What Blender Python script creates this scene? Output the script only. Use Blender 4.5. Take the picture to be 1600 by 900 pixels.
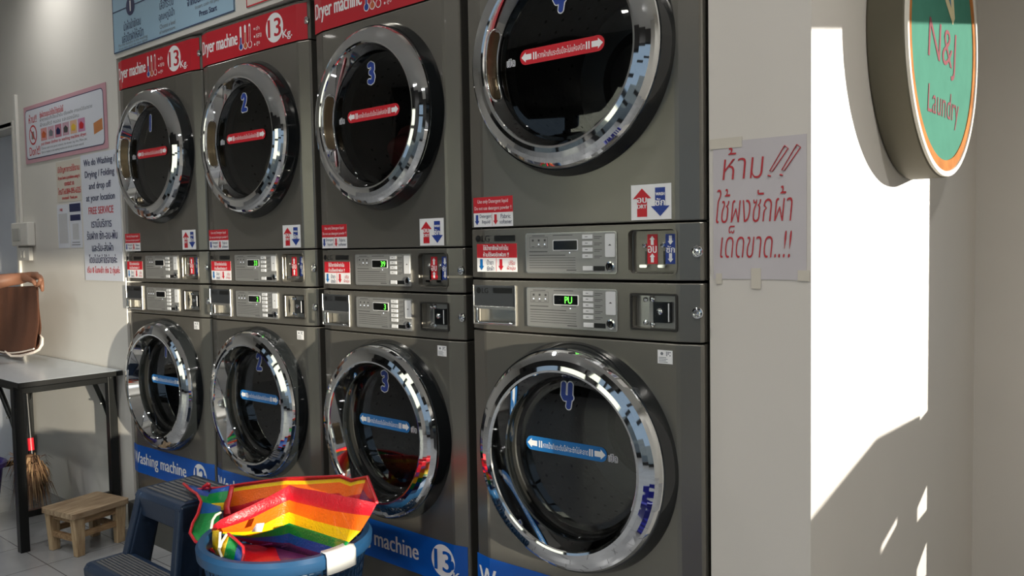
import bpy, bmesh, math, random
from mathutils import Vector, Matrix, Euler

random.seed(7)
for o in list(bpy.data.objects):
    bpy.data.objects.remove(o)
SC = bpy.context.scene
C = bpy.context.collection
PI = math.pi

# ------------------------------------------------------------------ camera
CAM = Vector((3.8175, -1.7419, 1.2999))
CR = Vector((0.7585, 0.6515, -0.0176)); CF = Vector((-0.6512, 0.7571, -0.0522))
CF.normalize(); CR = (CR - CF * CR.dot(CF)).normalized(); CU = CR.cross(CF)
FPX = 1304.9
cam_data = bpy.data.cameras.new('camera'); cam = bpy.data.objects.new('camera', cam_data); C.objects.link(cam)
cam_data.sensor_width = 36.0; cam_data.lens = FPX / 1600 * 36.0; cam_data.clip_start = 0.02
M = Matrix((CR, CU, -CF)).transposed().to_4x4(); M.translation = CAM
cam.matrix_world = M
SC.camera = cam

# ------------------------------------------------------------------ light
SC.view_settings.view_transform = 'Standard'
SC.view_settings.look = 'None'
SC.view_settings.exposure = 0.0
SC.view_settings.gamma = 1.0
SC.view_settings.use_curve_mapping = False
w = bpy.data.worlds.new('sky'); SC.world = w; w.use_nodes = True
bg = w.node_tree.nodes['Background']; bg.inputs[0].default_value = (0.62, 0.74, 0.92, 1); bg.inputs[1].default_value = 0.55

def lamp(name, kind, energy, color, loc, direction, parent=None, **kw):
    d = bpy.data.lights.new(name, kind); d.energy = energy; d.color = color
    for k, v in kw.items(): setattr(d, k, v)
    o = bpy.data.objects.new(name, d); C.objects.link(o); o.location = loc
    o.rotation_euler = Vector(direction).to_track_quat('-Z', 'Y').to_euler()
    if parent: o.parent = parent
    return o
lamp('sun', 'SUN', 8.5, (1.0, 0.94, 0.84), (9, 9, 3), (-0.505, -0.86, -0.155), angle=0.0093)
# spot added for the low beam from the right; its source is unseen
glint_from = Vector((12.6, -2.60, 1.24)); glint_to = Vector((1.0, 0.0, 0.6))
lamp('low_beam_spot', 'SPOT', 12500, (1.0, 0.91, 0.74), glint_from, glint_to - glint_from, spot_size=math.radians(9), spot_blend=0.1, shadow_soft_size=0.07)
for nm, loc, dr, sx, sy in (('front_window_portal', (-1.1, -4.16, 1.25), (0, 1, 0), 3.6, 2.4), ('front_window_portal', (2.6, -4.16, 1.25), (0, 1, 0), 3.2, 2.4)):
    p = lamp(nm, 'AREA', 1, (1, 1, 1), loc, dr, shape='RECTANGLE', size=sx, size_y=sy); p.data.cycles.is_portal = True

# ------------------------------------------------------------------ helpers
def tag(o, label=None, cat=None, group=None, kind=None):
    if label: o['label'] = label
    if cat: o['category'] = cat
    if group: o['group'] = group
    if kind: o['kind'] = kind
    return o

def empty(name, loc=(0, 0, 0), rz=0.0, label=None, cat=None, group=None):
    o = bpy.data.objects.new(name, None); C.objects.link(o); o.empty_display_size = 0.1
    o.location = loc; o.rotation_euler = (0, 0, rz)
    return tag(o, label, cat, group)

def P(u, v, y):
    """point of the plane of depth y seen at photo position u, v"""
    d = CF + CR * ((u - 800) / FPX) - CU * ((v - 450) / FPX)
    return CAM + d * ((y - CAM.y) / d.y)

def kids(o): return [c for c in bpy.data.objects if c.parent == o]

def copy_tree(o, parent=None):
    c = o.copy(); C.objects.link(c)
    if parent is not None: c.parent = parent
    for ch in kids(o): copy_tree(ch, c)
    return c

def srgb(r, g, b):
    f = lambda c: (c / 255 / 12.92) if c / 255 <= 0.04045 else ((c / 255 + 0.055) / 1.055) ** 2.4
    return (f(r), f(g), f(b), 1)

MATS = {}
def mat(name, col, rough=0.5, metal=0.0, noise=0.0, scale=8.0, bump=0.0, bscale=60.0, emit=0.0, spec=0.5, coat=0.0, trans=0.0):
    """principled material with procedural colour variation and bump"""
    if name in MATS: return MATS[name]
    m = bpy.data.materials.new(name); m.use_nodes = True; nt = m.node_tree; b = nt.nodes['Principled BSDF']
    b.inputs['Base Color'].default_value = col; b.inputs['Roughness'].default_value = rough; b.inputs['Metallic'].default_value = metal
    b.inputs['Specular IOR Level'].default_value = spec; b.inputs['Coat Weight'].default_value = coat
    tc = nt.nodes.new('ShaderNodeTexCoord')
    if noise > 0:
        n = nt.nodes.new('ShaderNodeTexNoise'); n.inputs['Scale'].default_value = scale; n.inputs['Detail'].default_value = 4
        nt.links.new(tc.outputs['Object'], n.inputs['Vector'])
        r = nt.nodes.new('ShaderNodeValToRGB')
        r.color_ramp.elements[0].position = 0.3; r.color_ramp.elements[1].position = 0.7
        r.color_ramp.elements[0].color = tuple(c * (1 - noise) for c in col[:3]) + (1,)
        r.color_ramp.elements[1].color = tuple(min(1, c * (1 + noise)) for c in col[:3]) + (1,)
        nt.links.new(n.outputs['Fac'], r.inputs['Fac']); nt.links.new(r.outputs['Color'], b.inputs['Base Color'])
    if bump > 0:
        n2 = nt.nodes.new('ShaderNodeTexNoise'); n2.inputs['Scale'].default_value = bscale; n2.inputs['Detail'].default_value = 3
        nt.links.new(tc.outputs['Object'], n2.inputs['Vector'])
        bp = nt.nodes.new('ShaderNodeBump'); bp.inputs['Strength'].default_value = bump; bp.inputs['Distance'].default_value = 0.01
        nt.links.new(n2.outputs['Fac'], bp.inputs['Height']); nt.links.new(bp.outputs['Normal'], b.inputs['Normal'])
    if emit > 0:
        b.inputs['Emission Color'].default_value = col; b.inputs['Emission Strength'].default_value = emit
    MATS[name] = m
    return m

def glass_mat(name, tint, refl=0.04, rough=0.0):
    if name in MATS: return MATS[name]
    m = bpy.data.materials.new(name); m.use_nodes = True; nt = m.node_tree; nt.nodes.clear()
    out = nt.nodes.new('ShaderNodeOutputMaterial'); mx = nt.nodes.new('ShaderNodeMixShader')
    t = nt.nodes.new('ShaderNodeBsdfTransparent'); t.inputs[0].default_value = tint
    g = nt.nodes.new('ShaderNodeBsdfGlossy'); g.inputs['Roughness'].default_value = rough; g.inputs[0].default_value = (1, 1, 1, 1)
    lw = nt.nodes.new('ShaderNodeFresnel'); lw.inputs[0].default_value = 1.5
    ad = nt.nodes.new('ShaderNodeMath'); ad.operation = 'ADD'; ad.inputs[1].default_value = refl
    nt.links.new(lw.outputs[0], ad.inputs[0]); nt.links.new(ad.outputs[0], mx.inputs[0])
    nt.links.new(t.outputs[0], mx.inputs[1]); nt.links.new(g.outputs[0], mx.inputs[2]); nt.links.new(mx.outputs[0], out.inputs[0])
    MATS[name] = m
    return m

TXT = {}
def text_geo(s, offset=0.0):
    """2-D mesh of a line of writing, normalised so that its box runs 0..1 both ways"""
    key = (s, offset)
    if key in TXT: return TXT[key]
    cu = bpy.data.curves.new('writing', 'FONT'); cu.body = s; cu.size = 1.0; cu.offset = offset; cu.resolution_u = 3; cu.fill_mode = 'FRONT'
    o = bpy.data.objects.new('writing', cu); C.objects.link(o)
    dg = bpy.context.evaluated_depsgraph_get(); dg.update()
    me = o.evaluated_get(dg).to_mesh()
    vs = [(v.co.x, v.co.y) for v in me.vertices]; fs = [tuple(p.vertices) for p in me.polygons]
    nf = []
    for f in fs:                                   # every letter faces the reader
        a = sum(vs[f[i]][0] * vs[f[(i + 1) % len(f)]][1] - vs[f[(i + 1) % len(f)]][0] * vs[f[i]][1] for i in range(len(f)))
        nf.append(f if a > 0 else f[::-1])
    o.evaluated_get(dg).to_mesh_clear()
    bpy.data.objects.remove(o); bpy.data.curves.remove(cu)
    if not vs: vs = [(0, 0)]
    x0 = min(a for a, _ in vs); x1 = max(a for a, _ in vs); y0 = min(b for _, b in vs); y1 = max(b for _, b in vs)
    wd = max(x1 - x0, 1e-6); ht = max(y1 - y0, 1e-6)
    TXT[key] = ([((a - x0) / wd, (b - y0) / ht) for a, b in vs], nf, wd / ht)
    return TXT[key]

class MB:
    """collects boxes, tubes, sheets and writing; build() links them as ONE mesh object"""
    def __init__(s): s.v = []; s.f = []; s.m = []; s.mats = []; s.sm = []; s.T = None
    def mi(s, m):
        if m not in s.mats: s.mats.append(m)
        return s.mats.index(m)
    def add(s, vs, fs, m, smooth=False):
        b = len(s.v); i = s.mi(m)
        s.v += [tuple(s.T @ Vector(p)) if s.T else tuple(p) for p in vs]
        for f in fs: s.f.append(tuple(k + b for k in f)); s.m.append(i); s.sm.append(smooth)
    def box(s, x0, x1, y0, y1, z0, z1, m):
        s.add([(x0, y0, z0), (x1, y0, z0), (x1, y1, z0), (x0, y1, z0), (x0, y0, z1), (x1, y0, z1), (x1, y1, z1), (x0, y1, z1)],
              [(0, 3, 2, 1), (4, 5, 6, 7), (0, 1, 5, 4), (1, 2, 6, 5), (2, 3, 7, 6), (3, 0, 4, 7)], m)
    def hexa(s, p, m):
        """8 corners: bottom four counter-clockwise from above, then top four"""
        s.add(p, [(0, 3, 2, 1), (4, 5, 6, 7), (0, 1, 5, 4), (1, 2, 6, 5), (2, 3, 7, 6), (3, 0, 4, 7)], m)
    def prism(s, pts, axis, a, b, m, smooth=False):
        """polygon of 2-D points pushed along an axis from a to b"""
        n = len(pts)
        def q(p, t):
            return {'x': (t, p[0], p[1]), 'y': (p[0], t, p[1]), 'z': (p[0], p[1], t)}[axis]
        ar = sum(pts[i][0] * pts[(i + 1) % n][1] - pts[(i + 1) % n][0] * pts[i][1] for i in range(n))
        if (ar > 0) != ((b > a) != (axis == 'y')): pts = pts[::-1]
        vs = [q(p, a) for p in pts] + [q(p, b) for p in pts]
        s.add(vs, [tuple(range(n))[::-1], tuple(range(n, 2 * n))], m)
        s.add(vs, [(i, (i + 1) % n, n + (i + 1) % n, n + i) for i in range(n)], m, smooth)
    def tube(s, pts, r, m, seg=8, closed=False, caps=True, flat=1.0):
        pts = [Vector(p) for p in pts]; n = len(pts); rs = r if isinstance(r, (list, tuple)) else [r] * n
        vs = []; up = Vector((0, 0, 1)); prev = None
        for i, p in enumerate(pts):
            if closed: t = pts[(i + 1) % n] - pts[i - 1]
            else: t = pts[min(i + 1, n - 1)] - pts[max(i - 1, 0)]
            t.normalize()
            if prev is None:
                a = up.cross(t)
                if a.length < 0.05: a = Vector((1, 0, 0)).cross(t)
            else: a = prev - t * prev.dot(t)
            a.normalize(); prev = a; b = t.cross(a)
            for k in range(seg):
                an = 2 * PI * k / seg
                vs.append(p + a * (math.cos(an) * rs[i]) + b * (math.sin(an) * rs[i] * flat))
        fs = []
        for i in range(n if closed else n - 1):
            j = (i + 1) % n
            for k in range(seg):
                l = (k + 1) % seg
                fs.append((i * seg + k, i * seg + l, j * seg + l, j * seg + k))
        s.add(vs, fs, m, True)
        if caps and not closed:
            s.add(vs[:seg], [tuple(range(seg))[::-1]], m); s.add(vs[-seg:], [tuple(range(seg))], m)
    def loft(s, rings, m, seg=64, axis='y', cap0=False, cap1=False, smooth=True):
        """circles (r, pos along axis, dx, dz) joined one to the next; m one material or a list per band"""
        vs = []
        for r in rings:
            rad, pos = r[0], r[1]; dx = r[2] if len(r) > 2 else 0; dz = r[3] if len(r) > 3 else 0
            for k in range(seg):
                a = 2 * PI * k / seg; x = dx + rad * math.cos(a); z = dz + rad * math.sin(a)
                vs.append((x, pos, z) if axis == 'y' else ((x, -z, pos) if axis == 'z' else (pos, x, z)))
        for i in range(len(rings) - 1):
            mm = m[i] if isinstance(m, (list, tuple)) else m
            fs = [(i * seg + k, i * seg + (k + 1) % seg, (i + 1) * seg + (k + 1) % seg, (i + 1) * seg + k) for k in range(seg)]
            if axis == 'z': fs = [f[::-1] for f in fs]
            s.add(vs, [], mm); b = len(s.v) - len(vs)
            ii = s.mi(mm)
            for f in fs: s.f.append(tuple(k + b for k in f)); s.m.append(ii); s.sm.append(smooth)
        mm = m[0] if isinstance(m, (list, tuple)) else m
        if cap0: s.add(vs[:seg], [tuple(range(seg))[::-1]], mm)
        mm = m[-1] if isinstance(m, (list, tuple)) else m
        if cap1: s.add(vs[-seg:], [tuple(range(seg))], mm)
    def grid(s, rows, m, smooth=True):
        """rows of points; m one material or function(i, j)"""
        nr, nc = len(rows), len(rows[0]); vs = [p for r in rows for p in r]; b = len(s.v)
        s.add(vs, [], m if not callable(m) else m(0, 0))
        for i in range(nr - 1):
            for j in range(nc - 1):
                ii = s.mi(m(i, j) if callable(m) else m)
                s.f.append((b + i * nc + j, b + i * nc + j + 1, b + (i + 1) * nc + j + 1, b + (i + 1) * nc + j)); s.m.append(ii); s.sm.append(smooth)
    def text(s, st, box, m, place, off=0.0, keep=True, bold=0.0, al='c', thin=0.0):
        """writing fitted into box (x0, x1, z0, z1); place(x, z, off) puts it on its surface"""
        vs, fs, asp = text_geo(st, thin)
        x0, x1, z0, z1 = box
        if keep:
            wdt = (z1 - z0) * asp
            if wdt < x1 - x0:
                if al == 'c': c = (x0 + x1) / 2; x0, x1 = c - wdt / 2, c + wdt / 2
                elif al == 'l': x1 = x0 + wdt
        for k, dx in enumerate((0.0,) if not bold else (-bold, 0.0, bold)):
            s.add([place(x0 + a * (x1 - x0) + dx, z0 + b * (z1 - z0), off + k * 0.00005) for a, b in vs], fs, m)
    def fat(s, st, box, m, place, off, r, n=12):
        vs, fs, asp = text_geo(st); x0, x1, z0, z1 = box
        for k in range(n):
            a = 2 * PI * k / n
            s.add([place(x0 + p * (x1 - x0) + r * math.cos(a), z0 + q * (z1 - z0) + r * math.sin(a), off + k * 0.00002) for p, q in vs], fs, m)
    def flat(s, pts, m, place, off=0.0):
        s.add([place(x, z, off) for x, z in pts], [tuple(range(len(pts)))], m)
    def build(s, name, parent=None, bevel=0.0, seg=2, solid=0.0, sub=0, auto=True, loc=None):
        me = bpy.data.meshes.new(name); me.from_pydata(s.v, [], s.f)
        for mm in s.mats: me.materials.append(mm)
        for p, i, sm in zip(me.polygons, s.m, s.sm): p.material_index = i; p.use_smooth = sm
        me.update(); o = bpy.data.objects.new(name, me); C.objects.link(o)
        if parent is not None: o.parent = parent
        if loc: o.location = loc
        if solid: md = o.modifiers.new('solid', 'SOLIDIFY'); md.thickness = solid; md.offset = 0
        if bevel: md = o.modifiers.new('bevel', 'BEVEL'); md.width = bevel; md.segments = seg; md.limit_method = 'ANGLE'; md.angle_limit = math.radians(35)
        if sub: md = o.modifiers.new('sub', 'SUBSURF'); md.levels = sub; md.render_levels = sub
        return o

def cut(o, tools):
    """take the shapes of tools out of o for good"""
    for t in tools:
        md = o.modifiers.new('cut', 'BOOLEAN'); md.object = t; md.operation = 'DIFFERENCE'; md.solver = 'EXACT'
    dg = bpy.context.evaluated_depsgraph_get(); dg.update()
    me = bpy.data.meshes.new_from_object(o.evaluated_get(dg))
    old = o.data; o.modifiers.clear(); o.data = me; me.name = old.name
    for t in tools: bpy.data.objects.remove(t)
    return o

def arc(cx, cz, r, a0, a1, n): return [(cx + r * math.cos(a0 + (a1 - a0) * i / n), cz + r * math.sin(a0 + (a1 - a0) * i / n)) for i in range(n + 1)]
def rrect(x0, x1, z0, z1, r, n=4):
    return arc(x1 - r, z0 + r, r, -PI / 2, 0, n) + arc(x1 - r, z1 - r, r, 0, PI / 2, n) + arc(x0 + r, z1 - r, r, PI / 2, PI, n) + arc(x0 + r, z0 + r, r, PI, 1.5 * PI, n)
def arrow(cx, z0, z1, w, up=True, head=0.4):
    """upright block arrow"""
    h = (z1 - z0) * head; sw = w * 0.27
    p = [(cx - sw, z0), (cx + sw, z0), (cx + sw, z1 - h), (cx + w / 2, z1 - h), (cx, z1), (cx - w / 2, z1 - h), (cx - sw, z1 - h)]
    if not up: p = [(x, z0 + z1 - z) for x, z in p][::-1]
    return p

# ------------------------------------------------------------------ materials
m_wall = mat('wall_paint', srgb(220, 217, 210), 0.55, noise=0.02, scale=3, bump=0.03, bscale=40)
m_wall_r = mat('wall_paint_right', srgb(224, 218, 209), 0.6, noise=0.015, scale=3, bump=0.03, bscale=40)
m_ceil = mat('ceiling_paint', srgb(225, 224, 220), 0.8, noise=0.01)
m_dark = mat('dark_gap', srgb(22, 23, 22), 0.7)
m_steel = mat('graphite_steel', srgb(129, 126, 118), 0.27, 0.64, noise=0.03, scale=2, coat=0.15)
m_side = mat('graphite_side', srgb(62, 61, 58), 0.45, 0.6, noise=0.03)
m_chrome = mat('chrome', (0.82, 0.83, 0.84, 1), 0.035, 1.0)
m_satin = mat('satin_metal', (0.55, 0.55, 0.53, 1), 0.25, 0.9)
m_rim = mat('gloss_black', (0.012, 0.014, 0.015, 1), 0.06, 0.0, coat=0.5)
m_rubber = mat('grey_rubber', srgb(52, 52, 52), 0.5)
m_drum = mat('drum_steel', (0.24, 0.24, 0.235, 1), 0.28, 0.9, bump=0.15, bscale=70)
m_module = mat('module_silver', srgb(166, 166, 163), 0.38, 0.55, noise=0.02)
m_label = mat('fine_print', srgb(70, 70, 70), 0.6)
m_button = mat('button_white', srgb(225, 226, 226), 0.3)
m_black = mat('black_plastic', srgb(16, 17, 17), 0.35)
m_display = mat('display_black', srgb(8, 9, 9), 0.1)
m_green = mat('display_green', (0.15, 1.0, 0.08, 1), 0.5, emit=1.4)
m_led = mat('led_white', (0.8, 0.85, 1, 1), 0.5, emit=1.6)
m_red = mat('sticker_red', srgb(206, 32, 46), 0.35)
m_redb = mat('banner_red', srgb(196, 28, 44), 0.3)
m_blue = mat('sticker_blue', srgb(34, 64, 150), 0.35)
m_navy = mat('print_navy', srgb(22, 34, 84), 0.5)
m_cyan = mat('arrow_blue', srgb(16, 112, 184), 0.35)
m_banner = mat('banner_blue', srgb(10, 92, 190), 0.3)
m_white = mat('sticker_white', srgb(246, 246, 246), 0.4)
m_lt = mat('sign_white', srgb(222, 226, 236), 0.35)
m_orange = mat('thermo_orange', srgb(200, 96, 50), 0.4)
m_grey = mat('print_grey', srgb(120, 124, 130), 0.6)
m_glass = glass_mat('door_glass', (0.62, 0.63, 0.62, 1), 0.02)
m_pane = glass_mat('window_glass', (0.82, 0.88, 0.9, 1), 0.0)
m_frame = mat('window_frame', srgb(28, 30, 32), 0.4, 0.3)
m_steelblk = mat('table_steel', srgb(20, 22, 22), 0.35, 0.3)

# ------------------------------------------------------------------ floor with tile joints
def tile_floor():
    m = bpy.data.materials.new('floor_tiles'); m.use_nodes = True; nt = m.node_tree; b = nt.nodes['Principled BSDF']
    tc = nt.nodes.new('ShaderNodeTexCoord'); sx = nt.nodes.new('ShaderNodeSeparateXYZ'); nt.links.new(tc.outputs['Object'], sx.inputs[0])
    def line(sock, off, size):
        a = nt.nodes.new('ShaderNodeMath'); a.operation = 'ADD'; a.inputs[1].default_value = 60 * size - off
        nt.links.new(sx.outputs[sock], a.inputs[0])
        md = nt.nodes.new('ShaderNodeMath'); md.operation = 'MODULO'; md.inputs[1].default_value = size; nt.links.new(a.outputs[0], md.inputs[0])
        lt = nt.nodes.new('ShaderNodeMath'); lt.operation = 'LESS_THAN'; lt.inputs[1].default_value = 0.004; nt.links.new(md.outputs[0], lt.inputs[0])
        return lt
    lx = line(0, 0.095, 0.31); ly = line(1, -0.427, 0.31)
    mx = nt.nodes.new('ShaderNodeMath'); mx.operation = 'MAXIMUM'; nt.links.new(lx.outputs[0], mx.inputs[0]); nt.links.new(ly.outputs[0], mx.inputs[1])
    n = nt.nodes.new('ShaderNodeTexNoise'); n.inputs['Scale'].default_value = 5; n.inputs['Detail'].default_value = 6; nt.links.new(tc.outputs['Object'], n.inputs['Vector'])
    r = nt.nodes.new('ShaderNodeValToRGB'); r.color_ramp.elements[0].color = srgb(128, 130, 132); r.color_ramp.elements[1].color = srgb(160, 161, 162)
    nt.links.new(n.outputs['Fac'], r.inputs['Fac'])
    mix = nt.nodes.new('ShaderNodeMix'); mix.data_type = 'RGBA'; mix.inputs[7].default_value = srgb(82, 82, 82)
    nt.links.new(mx.outputs[0], mix.inputs[0]); nt.links.new(r.outputs['Color'], mix.inputs[6]); nt.links.new(mix.outputs[2], b.inputs['Base Color'])
    b.inputs['Roughness'].default_value = 0.25
    return m
m_floor = tile_floor()

# ================================================================== SETTING
PX0, PX1, PY = 2.942, 3.169, -0.05       # pillar front
WX = 3.169                               # right-hand wall face
YB = 1.40                                # wall at the end of it
RX = 5.0                                 # right side of the shop
FY = -4.2                                # shop front
LX = -3.2
HC = 2.95
def struct(name, mb, bevel=0.0):
    return tag(mb.build(name, bevel=bevel), kind='structure')
def sbox(name, boxes, m):
    b = MB()
    for q in boxes: b.box(*q, m)
    return struct(name, b)
sbox('floor', [(LX - .1, RX + .1, FY - .1, YB + .1, -0.1, 0)], m_floor)
sbox('ground', [(-30, 34, -30, 22, -0.2, -0.11)], mat('street_asphalt', srgb(112, 112, 110), 0.9, noise=0.1, scale=2))
sbox('ceiling', [(LX - .1, RX + .1, FY - .1, YB + .1, HC, HC + .1)], m_ceil)
DH = 2.005                               # head of the doorway at the far left
sbox('wall_left', [(-1.27, -0.012, 0.0, 0.12, 0, 2.166), (LX, -1.27, 0.0, 0.12, DH, 2.166), (LX, -2.15, 0.0, 0.12, 0, DH)], m_wall)
sbox('wall_header', [(LX, PX0, 0.0, 0.12, 2.166, HC)], m_wall)
sbox('wall_pillar', [(PX0, PX1, PY, YB, 0, HC)], m_wall_r)
DX0, DX1, DZ = 3.503, 4.40, 2.0           # doorway in the wall at the end, open to the low sun
sbox('wall_back', [(PX1, DX0, YB, YB + .1, 0, HC), (DX1, RX + .1, YB, YB + .1, 0, HC), (DX0, DX1, YB, YB + .1, DZ, HC)], m_wall_r)
sbox('wall_niche', [(LX, PX0, 0.95, 1.05, 0, HC)], m_dark)
sbox('wall_far_left', [(LX - .1, LX, FY, 1.05, 0, HC)], m_wall)
# right-hand side of the shop, its opening shaped to trim the spot's beam
sbox('wall_right', [(RX, RX + .1, FY, -1.30, 0, HC), (RX, RX + .1, -0.70, YB, 0, HC), (RX, RX + .1, -1.30, -0.70, 0, 0.66), (RX, RX + .1, -1.30, -0.70, 1.25, HC)], m_wall)
# unseen panel added outside the doorway; its edge and gaps shape the sun patch
pb = MB(); pb.prism([(3.40, -0.1), (4.70, -0.1), (4.70, 0.99), (4.095, 1.0), (3.835, 1.012), (3.638, 0.945), (3.634, 0.925), (3.40, 0.925)], 'y', YB + .11, YB + .15, m_wall)
par = pb.build('wall_shadow_panel')
def tool(fn):
    b = MB(); fn(b); return b.build('tool')
cut(par, [tool(lambda b: b.prism([(3.54, 0.632), (3.648, 0.648), (3.648, 0.69), (3.54, 0.735)], 'y', YB, YB + .3, m_dark)),
          tool(lambda b: b.prism([(3.735, 0.722), (3.835, 0.702), (3.835, 0.732), (3.735, 0.750)], 'y', YB, YB + .3, m_dark)),
          tool(lambda b: b.prism([(3.54, 0.44), (3.648, 0.46), (3.648, 0.515), (3.54, 0.575)], 'y', YB, YB + .3, m_dark))])
tag(par, kind='structure')
# shop front: glazing behind the photographer
fw = MB()
for x0, x1, z0, z1 in ((LX, -2.9, 0, HC), (0.75, 0.95, 0, HC), (4.25, RX, 0, HC), (-2.9, 0.75, 2.5, HC), (0.95, 4.25, 2.5, HC)): fw.box(x0, x1, FY - .1, FY, z0, z1, mat('front_wall_grey', srgb(66, 66, 66), 0.6))
struct('wall_front', fw)
def window(name, x0, x1, z0, z1, nx, cols):
    f = MB(); t = 0.035
    f.box(x0, x0 + t * 2, FY - .08, FY - .02, z0, z1, m_frame); f.box(x1 - t * 2, x1, FY - .08, FY - .02, z0, z1, m_frame)
    f.box(x0, x1, FY - .08, FY - .02, z1 - 2 * t, z1, m_frame); f.box(x0, x1, FY - .08, FY - .02, z0, z0 + 3 * t, m_frame); f.box(x0, x1, FY - .08, FY - .02, 1.98, 1.98 + 2 * t, m_frame)
    for i in range(1, nx): xc = x0 + (x1 - x0) * i / nx; f.box(xc - t, xc + t, FY - .08, FY - .02, z0, z1, m_frame)
    o = struct(name, f)
    g = MB(); g.box(x0 + t, x1 - t, FY - .055, FY - .045, z0 + t, z1 - t, m_pane); tag(g.build('pane', o), kind='structure')
window('window_1', -2.9, 0.75, 0.0, 2.5, 4, 1); window('window_2', 0.95, 4.25, 0.0, 2.5, 4, 1)
# unseen sunlit wall added as a reflector to brighten the machines' chamfers
sbox('wall_reflector', [(-10.5, -3.0, -20.4, -20, -0.1, 9)], mat('reflector_cream', srgb(240, 232, 212), 0.8, noise=.03, scale=1))
# plinth under the machines
sbox('trim_1', [(-0.012, PX0, -0.032, 0.95, 0, 0.15)], mat('plinth_grey', srgb(74, 74, 70), 0.6, noise=0.1))
# doorway at the far left: white lining and closed pale door
d = MB(); d.box(-1.285, -1.262, -0.012, 0.13, 0, DH + .02, m_wall); d.box(-2.15, -1.262, 0.0, 0.13, DH - .01, DH + .02, m_wall)
struct('trim_2', d)
d = MB(); d.box(-2.14, -1.287, 0.10, 0.14, 0.01, DH - .012, mat('door_pale', srgb(200, 206, 218), 0.45, noise=0.02))
dr = struct('door_1', d)
dh = MB(); dh.tube([(-2.05, 0.10, 1.0), (-2.05, 0.055, 1.0), (-1.95, 0.055, 1.0)], 0.009, m_satin); dh.loft([(0.025, 0.10, -2.05, 1.0), (0.025, 0.09, -2.05, 1.0)], m_satin, 20, cap1=True); dh.build('door_handle', dr)

# ceiling downlights
dl_spots = [(-0.62, -0.30), (0.9, -0.9), (2.5, -0.9), (4.3, -0.5), (-1.6, -2.3), (0.1, -2.4), (1.7, -2.4), (3.3, -2.6), (0.9, -3.6), (2.9, -3.7), (4.5, -3.2)]
names_dl = ['nearest the left wall sign', 'in front of dryer 2', 'in front of dryer 4', 'beside the round sign corner', 'above the left end of the shop', 'mid left of the shop', 'in the middle of the shop', 'behind the photographer', 'by the left shop window', 'by the right shop window', 'in the right rear corner']
for (x, y), nm in zip(dl_spots, names_dl):
    t = empty('downlight', (x, y, HC - 0.001), 0, 'small round ceiling downlight ' + nm, 'ceiling light', 'ceiling downlights')
    b = MB(); b.loft([(0.045, -0.004), (0.062, -0.006), (0.066, 0.0)], m_white, 24, 'z'); b.build('trim_ring', t)
    b = MB(); b.loft([(0.046, -0.003), (0.001, -0.003)], mat('lamp_disc', (1, 0.96, 0.9, 1), 0.5, emit=40), 24, 'z'); b.build('lamp_disc', t)
    lamp('downlight_lamp', 'SPOT', 24 if (x, y) == (-0.62, -0.30) else 85 if (x, y) == (4.3, -0.5) else 46, (1.0, 0.98, 0.95), (0, 0, -0.02), (0, 0, -1), t, spot_size=math.radians(150), spot_blend=1.0, shadow_soft_size=0.05)

# ================================================================== MACHINES
W2, WC, DC = 0.343, 0.056, 0.0135
def front_y(x):
    a = abs(x) - (W2 - WC)
    return 0.0 if a <= 0 else a / WC * DC
def onf(eps):
    return lambda x, z, off=0.0: (x, front_y(x) - eps - off, z)
def profile(back=0.05):
    c = W2 - WC
    return [(-W2, back), (-W2, DC + .004), (-W2 + .006, DC - .001), (-c - .006, .0013), (-c + .004, 0), (c - .004, 0), (c + .006, .0013), (W2 - .006, DC - .001), (W2, DC + .004), (W2, back)]
def slab(name, z0, z1, parent, holes=()):
    b = MB(); b.prism([(x, y) for x, y in profile()], 'z', z0, z1, m_steel)
    o = b.build(name, parent)
    if holes: cut(o, [tool(h) for h in holes])
    bv = o.modifiers.new('bevel', 'BEVEL'); bv.width = 0.003; bv.segments = 2; bv.limit_method = 'ANGLE'; bv.angle_limit = math.radians(50)
    return o
def cabinet(h, parent):
    b = MB(); t = 0.006; x = W2 - 0.004
    b.box(-x, -x + t, 0.05, 0.72, 0.003, h - .003, m_side); b.box(x - t, x, 0.05, 0.72, 0.003, h - .003, m_side)
    b.box(-x, x, 0.71, 0.72, 0.003, h - .003, m_side); b.box(-x, x, 0.03, 0.72, h - .012, h - .003, m_side); b.box(-x, x, 0.03, 0.72, 0.003, 0.012, m_side)
    return b.build('cabinet', parent)
def screw(parent, x, z):
    b = MB(); y = front_y(x)
    b.loft([(0.0135, y, x, z), (0.0125, y - .003, x, z), (0.009, y - .004, x, z), (0.008, y - .0015, x, z), (0.0055, y - .004, x, z), (0.001, y - .0055, x, z)], m_chrome, 20, cap1=True)
    return b.build('screw', parent)
GX, GZ, RO = -0.002, 0.544, 0.286
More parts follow.
